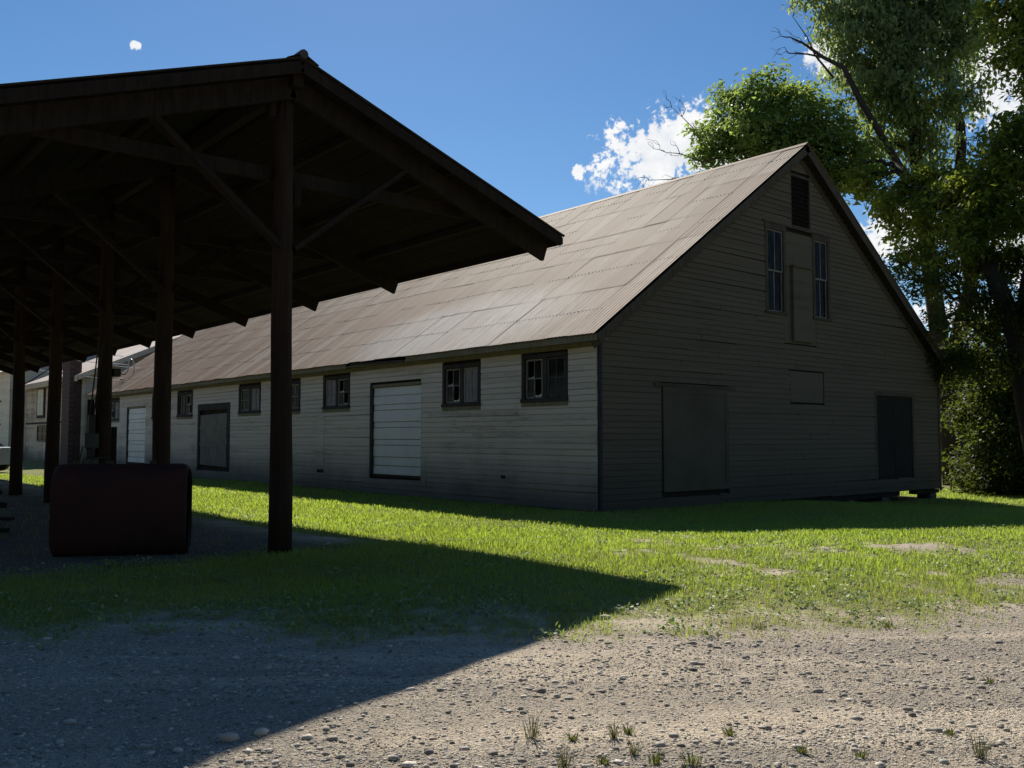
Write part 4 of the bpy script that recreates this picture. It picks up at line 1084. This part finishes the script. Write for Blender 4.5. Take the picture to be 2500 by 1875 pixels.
tree('tall_ash', 'tallest tree, drooping grey green leaves, crown leaving the top of the frame', gpt(2330, D2),
     [([gpt(2330, D2), at(2300, 900, D2), at(2265, 600, D2), at(2240, 420, D2), at(2232, 280, D2), at(2200, 90, D2), at(2190, -60, D2)], .48, .1),
      ([at(2310, 950, D2), at(2370, 700, D2), at(2345, 470, D2), at(2345, 300, D2), at(2310, 185, D2), at(2340, 60, D2), at(2410, -20, D2)], .34, .06)],
     [lob(2040, 40, D2, 1.2, 1.2), lob(2100, -30, D2, 1.6), lob(2130, 90, D2 - 1, 1.7, 1.1), lob(2090, 170, D2, 1.2), lob(2200, 30, D2 + 1, 1.8), lob(2180, 160, D2 - 1, 1.7), lob(2270, 110, D2, 1.7), lob(2240, 220, D2 - 1, 1.5), lob(2310, 30, D2, 1.5),
      lob(2350, 130, D2 + 1, 1.1), lob(2140, 250, D2, 1.2), lob(2200, -90, D2, 2.0), lob(2320, -80, D2, 1.9), lob(2090, -110, D2, 1.8), lob(2190, 300, D2, 1.3), lob(2290, 270, D2 - 1, 1.2), lob(2370, 230, D2, .8), lob(2120, 360, D2 - 1, 1.2), lob(2270, 370, D2, 1.2),
      lob(2000, -60, D2, 1.2, 1.3), lob(2380, 60, D2, 1.0)],
     40000, .25, M['leaf_b'], .8, 12, .8, 42, .27,
     bare=[([at(2205, 420, D2 - 1), at(2100, 245, D2 - 2), at(2060, 165, D2 - 2.5), at(2010, 140, D2 - 2.5), at(1960, 105, D2 - 2.5), at(1928, 90, D2 - 2.5)], .15, .02),
           ([at(2035, 190, D2 - 2.3), at(1990, 135, D2 - 2.5), at(1970, 90, D2 - 2.5), at(1935, 40, D2 - 2.5)], .05, .01),
           ([at(2010, 140, D2 - 2.5), at(1970, 132, D2 - 2.5), at(1925, 130, D2 - 2.5)], .05, .02)])
D3 = 33
tree('leaning_maple', 'dark leaning tree at the right edge with thick limb reaching up to the left', gpt(2540, D3),
     [([gpt(2540, D3), at(2490, 850, D3), at(2440, 700, D3), at(2370, 580, D3 + 1), at(2280, 480, D3 + 2), at(2180, 400, D3 + 4)], .42, .12),
      ([at(2490, 850, D3), at(2520, 600, D3), at(2530, 300, D3), at(2480, 60, D3)], .25, .07)],
     [lob(2470, 30, D3, 1.0), lob(2500, 110, D3, 1.1), lob(2520, -60, D3, 1.4), lob(2500, 200, D3, .6), lob(2440, 350, D3, .9), lob(2490, 310, D3, .9), lob(2480, 420, D3, 1.1), lob(2410, 430, D3 + 1, 1.0), lob(2350, 470, D3 + 1, 1.0), lob(2420, 520, D3, .9), lob(2340, 590, D3, .9), lob(2270, 520, D3 + 2, 1.0), lob(2200, 480, D3 + 3, 1.0), lob(2130, 440, D3 + 4, 1.0), lob(2250, 600, D3 + 2, .8), lob(2540, 560, D3, 1.0), lob(2210, 570, D3 + 3, .6), lob(2070, 420, D3 + 5, .8), lob(2170, 520, D3 + 3, .6), lob(2600, 350, D3, 1.4), lob(2430, 630, D3 + 1, .9), lob(2380, 540, D3 + 2, 1.0), lob(2300, 430, D3 + 3, 1.0), lob(2470, 520, D3 + 1, 1.0)],
     30000, .24, M['leaf_d'], .4, 13, .8, 42, .22)
D4 = 36
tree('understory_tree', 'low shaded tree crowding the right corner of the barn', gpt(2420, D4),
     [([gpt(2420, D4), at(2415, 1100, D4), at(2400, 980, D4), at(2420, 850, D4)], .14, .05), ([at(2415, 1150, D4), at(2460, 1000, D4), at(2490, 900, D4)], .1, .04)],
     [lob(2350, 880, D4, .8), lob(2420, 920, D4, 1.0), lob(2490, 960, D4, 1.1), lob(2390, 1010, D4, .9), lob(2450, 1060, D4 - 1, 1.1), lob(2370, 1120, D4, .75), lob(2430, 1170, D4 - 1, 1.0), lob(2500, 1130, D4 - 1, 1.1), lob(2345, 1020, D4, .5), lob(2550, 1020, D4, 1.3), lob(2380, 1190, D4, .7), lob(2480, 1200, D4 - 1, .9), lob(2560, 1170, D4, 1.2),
      lob(2290, 640, D3 + 1, .7), lob(2390, 720, D3, .75), lob(2480, 760, D3, .9), lob(2300, 700, D3 + 1, .55), lob(2450, 880, D3, .8), lob(2360, 840, D3, .5), lob(2580, 750, D3, 1.3), lob(2240, 690, D3 - 2, .6), lob(2290, 780, D3 - 2, .6), lob(2310, 880, D3 - 1, .7), lob(2190, 640, D3 - 1, .5), lob(2480, 650, D3 + 1, .8), lob(2340, 900, D3, .8), lob(2410, 800, D3 + 1, .8)],  # lower clumps of the leaning tree, in darkened leaves for their shade
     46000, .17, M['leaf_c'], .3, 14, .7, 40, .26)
# trees further off, past the red roofed house and beyond the buildings on the left
far = [(2380, 66, 'round tree beyond the red roofed house, nearest the barn corner'), (2520, 60, 'broad tree beyond the leaning tree at the right edge'), (2700, 52, 'tree outside the right edge beside the lawn'), (2900, 55, 'second tree outside the right edge beside the lawn'), (-300, 110, 'distant tree beyond the parked car on the left')]
for k, (px, d, lab) in enumerate(far):
    b_ = gpt(px, d); b0 = Vector(b_); H = 9 + 2.5 * math.sin(k * 2.2) - (3 if k == 0 else 0) if k < 6 else 12
    lbs = []
    for j in range(9):
        a = j * 2.4; lbs.append((tuple(b0 + Vector((math.cos(a) * 1.9, math.sin(a) * 1.9, H * (.38 + .065 * j)))), (1.9, 1.9, 1.5)))
    tree('background_tree', lab, b_, [([b0, b0 + Vector((.1, 0, H * .4)), b0 + Vector((0, .2, H * .8))], .25, .08)], lbs, 9000, .26, M['leaf_c'], .3, 40 + k, .5, 26, .45, 'trees in the background')

for k in range(11):      # unseen trees added behind and left of the viewer to hold back skylight
    sB, lB = (-13.0 - 2.0 * math.sin(k * 1.9), -24 + k * 6.6) if k < 8 else (-4 + (k - 8) * 8.5, -30 - (k - 8) * 2.0)
    b0 = Vector((sB * math.sin(YAW) + lB * math.cos(YAW), sB * math.cos(YAW) - lB * math.sin(YAW), 0.1)); H = 14 + 2 * math.sin(k * 2.7)
    lbs = []
    for j in range(11):
        a = j * 2.4 + k; lbs.append((tuple(b0 + Vector((math.cos(a) * 2.2, math.sin(a) * 2.2, H * (.16 + .075 * j)))), (2.5, 2.5, 1.7)))
    tree('skylight_block_tree', 'added unseen tree behind the viewpoint, holding back skylight', tuple(b0), [([b0, b0 + Vector((.1, 0, H * .4)), b0 + Vector((0, .2, H * .85))], .3, .08)], lbs, 11000, .45, M['leaf_c'], .3, 70 + k, .3, 26, .6, 'added trees holding back skylight')

# ------------------------------------------------------------------ grass, weeds, stones
def scatter(n, s0, s1, lat, seed, power=1.0):
    r = np.random.default_rng(seed)
    u = r.uniform(0, 1, n)
    s = s0 * (s1 / s0) ** u if power == 1.0 else s0 + (s1 - s0) * u
    l = r.uniform(-lat, lat, n) * s + r.normal(0, .3, n)
    x = s * math.sin(YAW) + l * math.cos(YAW); y = s * math.cos(YAW) - l * math.sin(YAW)
    return x, y, s, l, r
def in_barn(x, y): return (x > BX - .03) & (y > BY - .03) & (x < BXR + .05)
x, y, s, l, r = scatter(480000, 5.2, 34, .64, 51)
g = grassiness(x, y)
keep = (r.uniform(0, 1, len(x)) < g ** 1.1 * .95) & ~in_barn(x, y)
x, y, s = x[keep], y[keep], s[keep]; n = len(x)
tall = fbm(x * .8, y * .8, 77)
hgt_ = (r.uniform(.025, .065, n) + .05 * np.clip(tall - .45, 0, 1) * 2) * (.6 + .5 * g[keep])
wd_ = np.maximum(.0035, s * .00055) * r.uniform(.8, 1.6, n)
az = r.uniform(0, 2 * np.pi, n); bend = r.uniform(.2, 1.1, n)
base = np.stack([x, y, ground_z(x, y) - .004], 1)
sd = np.stack([np.cos(az + 1.57), np.sin(az + 1.57), np.zeros(n)], 1) * wd_[:, None] * .5
ld = np.stack([np.cos(az), np.sin(az), np.zeros(n)], 1) * (hgt_ * bend)[:, None]
upv = np.zeros((n, 3)); upv[:, 2] = hgt_
Vg = np.stack([base - sd, base + sd, base + ld * .35 + upv * .6 + sd * .8, base + ld * .35 + upv * .6 - sd * .8, base + ld + upv], 1).reshape(-1, 3)
i = np.arange(n) * 5
Fq = np.concatenate([np.stack([i, i + 1, i + 2], 1), np.stack([i, i + 2, i + 3], 1), np.stack([i + 3, i + 2, i + 4], 1)])
me = mesh_np('grass', Vg, Fq)
dryv = np.clip(.25 + 1.6 * (fbm(x * .6, y * .6, 91) - .45) + .6 * (1 - sstep(0, 3.0, s - 6.4)) + .35 * sstep(0, 4, l[keep] if len(l) != n else l) * (1 - sstep(8, 12, s)) + r.normal(0, .3, n), 0, 1)
attr(me, 'rnd', np.repeat(dryv, 5))
tag(obj('grass', me, M['blade']), 'short green grass growing between the drive and the barn', 'grass', kind='stuff')
# broad leaved weeds and clover in the turf
x, y, s, l, r = scatter(5200, 5.6, 18, .62, 52)
g = grassiness(x, y); cl = fbm(x * 1.1, y * 1.1, 15)
keep = (g > .12) & (cl > .47) & ~in_barn(x, y); x, y = x[keep], y[keep]
nl = 6; n = len(x)
cx_ = np.repeat(x, nl) + r.normal(0, .03, n * nl); cy_ = np.repeat(y, nl) + r.normal(0, .03, n * nl)
ct = np.stack([cx_, cy_, ground_z(cx_, cy_) + r.uniform(.01, .055, n * nl)], 1)
me = leaves_mesh(ct, .036, -.15, 5, 'broadleaf_weeds', .62)
tag(obj('broadleaf_weeds', me, M['clover']), 'small broad leaved weeds and clover scattered through the grass', 'weeds', kind='stuff')

# loose gravel
bm = bmesh.new(); bmesh.ops.create_icosphere(bm, subdivisions=1, radius=1.0)
IV = np.array([v.co[:] for v in bm.verts]); IFc = np.array([[v.index for v in f.verts] for f in bm.faces]); bm.free()
def stones(x, y, rad, r, flat=.5, sink=.34, IV=IV, IFc=IFc):
    n = len(x); k = len(IV)
    shp = IV[None] * (1 + r.uniform(-.28, .28, (n, k, 1))) * rad[:, None, None]
    shp *= np.stack([r.uniform(.75, 1.4, n), r.uniform(.65, 1.1, n), r.uniform(.7, 1.2, n) * flat], 1)[:, None, :]
    a = r.uniform(0, 2 * np.pi, n); ca, sa = np.cos(a)[:, None], np.sin(a)[:, None]
    X = shp[..., 0] * ca - shp[..., 1] * sa + x[:, None]; Y = shp[..., 0] * sa + shp[..., 1] * ca + y[:, None]
    Z = shp[..., 2] + (ground_z(x, y) + rad * flat * (1 - 2 * sink) * .8)[:, None]
    Vv = np.stack([X, Y, Z], -1).reshape(-1, 3); Ff = (IFc[None] + (np.arange(n) * k)[:, None, None]).reshape(-1, 3)
    return Vv, Ff
OV = np.array([[1, 0, 0], [-1, 0, 0], [0, 1, 0], [0, -1, 0], [0, 0, 1], [0, 0, -1.]]); OF = np.array([[0, 2, 4], [2, 1, 4], [1, 3, 4], [3, 0, 4], [2, 0, 5], [1, 2, 5], [3, 1, 5], [0, 3, 5]])
x, y, s, l, r = scatter(38000, 2.3, 9.5, .68, 53)
dens = (1 - np.clip(grassiness(x, y) * 2.2, 0, 1)) * (.25 + 1.3 * np.clip(fbm(x * .8 + 3, y * .8, 61) - .2, 0, 1)) * (1.25 - .75 * sstep(.5, .66, fbm(s * 1.6, l * .25, 62)))
keep = (r.uniform(0, 1, len(x)) < dens) & ~in_barn(x, y); x, y = x[keep], y[keep]; n = len(x)
rad = np.clip(np.exp(r.normal(math.log(.0068), .5, n)), .004, .026)
Vv, Ff = stones(x, y, rad, r)
x2, y2, s2, l2, r = scatter(330000, 2.3, 9.0, .66, 54)
dens = (1 - np.clip(grassiness(x2, y2) * 2.0, 0, 1)) * (.3 + 1.2 * np.clip(fbm(x2 * .9 + 3, y2 * .9, 61) - .2, 0, 1)) * (1.2 - .7 * sstep(.5, .66, fbm(s2 * 1.6, l2 * .25, 62)))
keep = (r.uniform(0, 1, len(x2)) < dens * .75) & ~in_barn(x2, y2); x2, y2, s2 = x2[keep], y2[keep], s2[keep]; n2_ = len(x2)
V2, F2 = stones(x2, y2, np.clip(np.exp(r.normal(math.log(.0029), .35, n2_)), .0015, .006) * (.8 + .06 * s2), r, .6, .3, OV, OF)
nv1 = len(Vv); c1 = np.repeat(r.beta(1.6, 1.6, n), len(IV)); c2 = np.repeat(r.beta(1.2, 1.0, n2_), len(OV))
me = mesh_np('loose_gravel', np.concatenate([Vv, V2]), np.concatenate([Ff, F2 + nv1])); attr(me, 'rnd', np.concatenate([c1, c2]))
m, T, out = new_mat('gravel stone')
a_ = T.new('ShaderNodeAttribute', attribute_name='rnd').outputs['Fac']
cr = T.new('ShaderNodeValToRGB'); T.put(cr.inputs[0], a_)
for k, (p_, c_) in enumerate([(0, (.14, .125, .11)), (.3, (.28, .25, .215)), (.6, (.40, .35, .285)), (.85, (.52, .46, .375)), (1, (.68, .62, .53))]):
    e = cr.color_ramp.elements[0] if k == 0 else (cr.color_ramp.elements[1] if k == 4 else cr.color_ramp.elements.new(p_)); e.position = p_; e.color = (*c_, 1)
principled(T, out, T.mix(T.ramp(T.noise(pos(T), 180, 3), .4, .7, 0, .4), cr.outputs[0], (.2, .18, .16)), .9, spec=.2)
M['gravel'] = m
tag(obj('loose_gravel', me, m), 'loose grey and tan gravel strewn over the drive', 'gravel', kind='stuff')
# single stones one can pick out
for k, (px, py, zz, rad_, lab) in enumerate([(1477, 1523, .25, .052, 'pale fist sized stone in the shelter shadow near the grass edge'), (1733, 1578, .28, .034, 'small pale stone in the sunny drive below the grass'),
        (562, 1796, .3, .05, 'rounded grey stone in the shade near the bottom left'), (640, 1782, .3, .045, 'flat pale stone in the shade right of the rounded grey one'), (1320, 1680, .3, .035, 'dark angular stone on the sunny drive near the shadow edge'), (2228, 1737, .3, .03, 'dark brown stone on the right of the sunny drive'),
        (800, 1342, .22, .05, 'pale stone lying in shade right of the front post'), (2240, 1812, .3, .026, 'dark round stone near the bottom right of the drive')]):
    rr = raydir(px, py); q = CP + rr * ((zz - CAMZ) / rr[2])
    r = np.random.default_rng(100 + k); xx, yy = np.array([q[0]]), np.array([q[1]])
    Vv, Ff = stones(xx, yy, np.array([rad_ * .8]), r, .62, .3)
    o_ = np.array([q[0], q[1], float(ground_z(xx, yy)[0])])
    me = mesh_np('stone', Vv - o_, Ff); attr(me, 'rnd', np.full(len(Vv), .8 if 'pale' in lab else (.12 if 'dark' in lab else .6)))
    o = obj('stone', me, M['gravel']); o.location = o_; tag(o, lab, 'stone', 'single stones on the drive')
# weed tufts on the drive
tuft_spots = [(1300, 1800, .13, 'wispy', 'wispy dry weed tuft, leftmost on the sunny drive'), (1380, 1868, .12, 'wispy', 'spindly weed at the bottom edge left of the grass clump'), (1500, 1800, .10, 'wispy', 'thin reddish weed right of the wispy tuft'), (1532, 1788, .06, 'green', 'small green weed right of the thin reddish weed'),
              (1548, 1840, .08, 'wispy', 'dry weed sprig above the bottom edge clump'), (1600, 1862, .09, 'green', 'green grass clump at the bottom edge, left one'), (1690, 1866, .10, 'green', 'green grass clump at the bottom edge, right one'), (1400, 1806, .05, 'green', 'low green sprig beside the wispy tuft'),
              (2390, 1850, .13, 'wispy', 'large dry weed clump at the bottom right'), (1955, 1835, .06, 'green', 'pale green tuft near the bottom edge, right of centre'), (2100, 1848, .05, 'green', 'dark leafy weed at the bottom edge right of centre'), (2415, 1662, .05, 'green', 'grey green tuft on the gravel near the right edge'),
              (2170, 1522, .09, 'green', 'dark weed tuft at the edge between drive and grass'), (1855, 1528, .08, 'green', 'leafy weed clump on the grass edge right of the shadow tip'), (1470, 1860, .05, 'green', 'tiny weed near the bottom edge below the reddish weed'), (1780, 1790, .05, 'green', 'low tuft on the drive right of the clumps'), (2320, 1790, .05, 'green', 'small tuft left above the dry clump at bottom right')]
for k, (px, py, h_, kind, lab) in enumerate(tuft_spots):
    rr = raydir(px, py); q = CP + rr * ((.29 - CAMZ) / rr[2]); r = np.random.default_rng(200 + k)
    z_ = float(ground_z(np.array(q[0]), np.array(q[1]))); n = 46 if kind == 'green' else 40; h_ = h_ * (.62 if kind == 'green' else .85)
    az = r.uniform(0, 2 * np.pi, n); rd = np.abs(r.normal(0, h_ * (.5 if kind == 'green' else .22), n)); hh = h_ * r.uniform(.4, 1.1, n); ln = hh * r.uniform(.2, 1.0, n)
    b = np.stack([np.cos(az) * rd, np.sin(az) * rd, np.full(n, -.004)], 1); w_ = .0028 if kind == 'green' else .0016
    sd = np.stack([-np.sin(az), np.cos(az), np.zeros(n)], 1) * w_; dd = np.stack([np.cos(az) * ln, np.sin(az) * ln, np.zeros(n)], 1); uu = np.zeros((n, 3)); uu[:, 2] = hh
    Vv = np.stack([b - sd, b + sd, b + dd * .35 + uu * .65 + sd * .8, b + dd * .35 + uu * .65 - sd * .8, b + dd + uu], 1).reshape(-1, 3); i = np.arange(n) * 5
    me = mesh_np('weed_tuft', Vv, np.concatenate([np.stack([i, i + 1, i + 2], 1), np.stack([i, i + 2, i + 3], 1), np.stack([i + 3, i + 2, i + 4], 1)]))
    attr(me, 'rnd', np.repeat(r.uniform(0, 1, n), 5))
    tag(obj('weed_tuft', me, M['tuft' if kind == 'green' else 'dry'], None, (q[0], q[1], z_)), lab, 'weed', 'weed tufts on the drive')
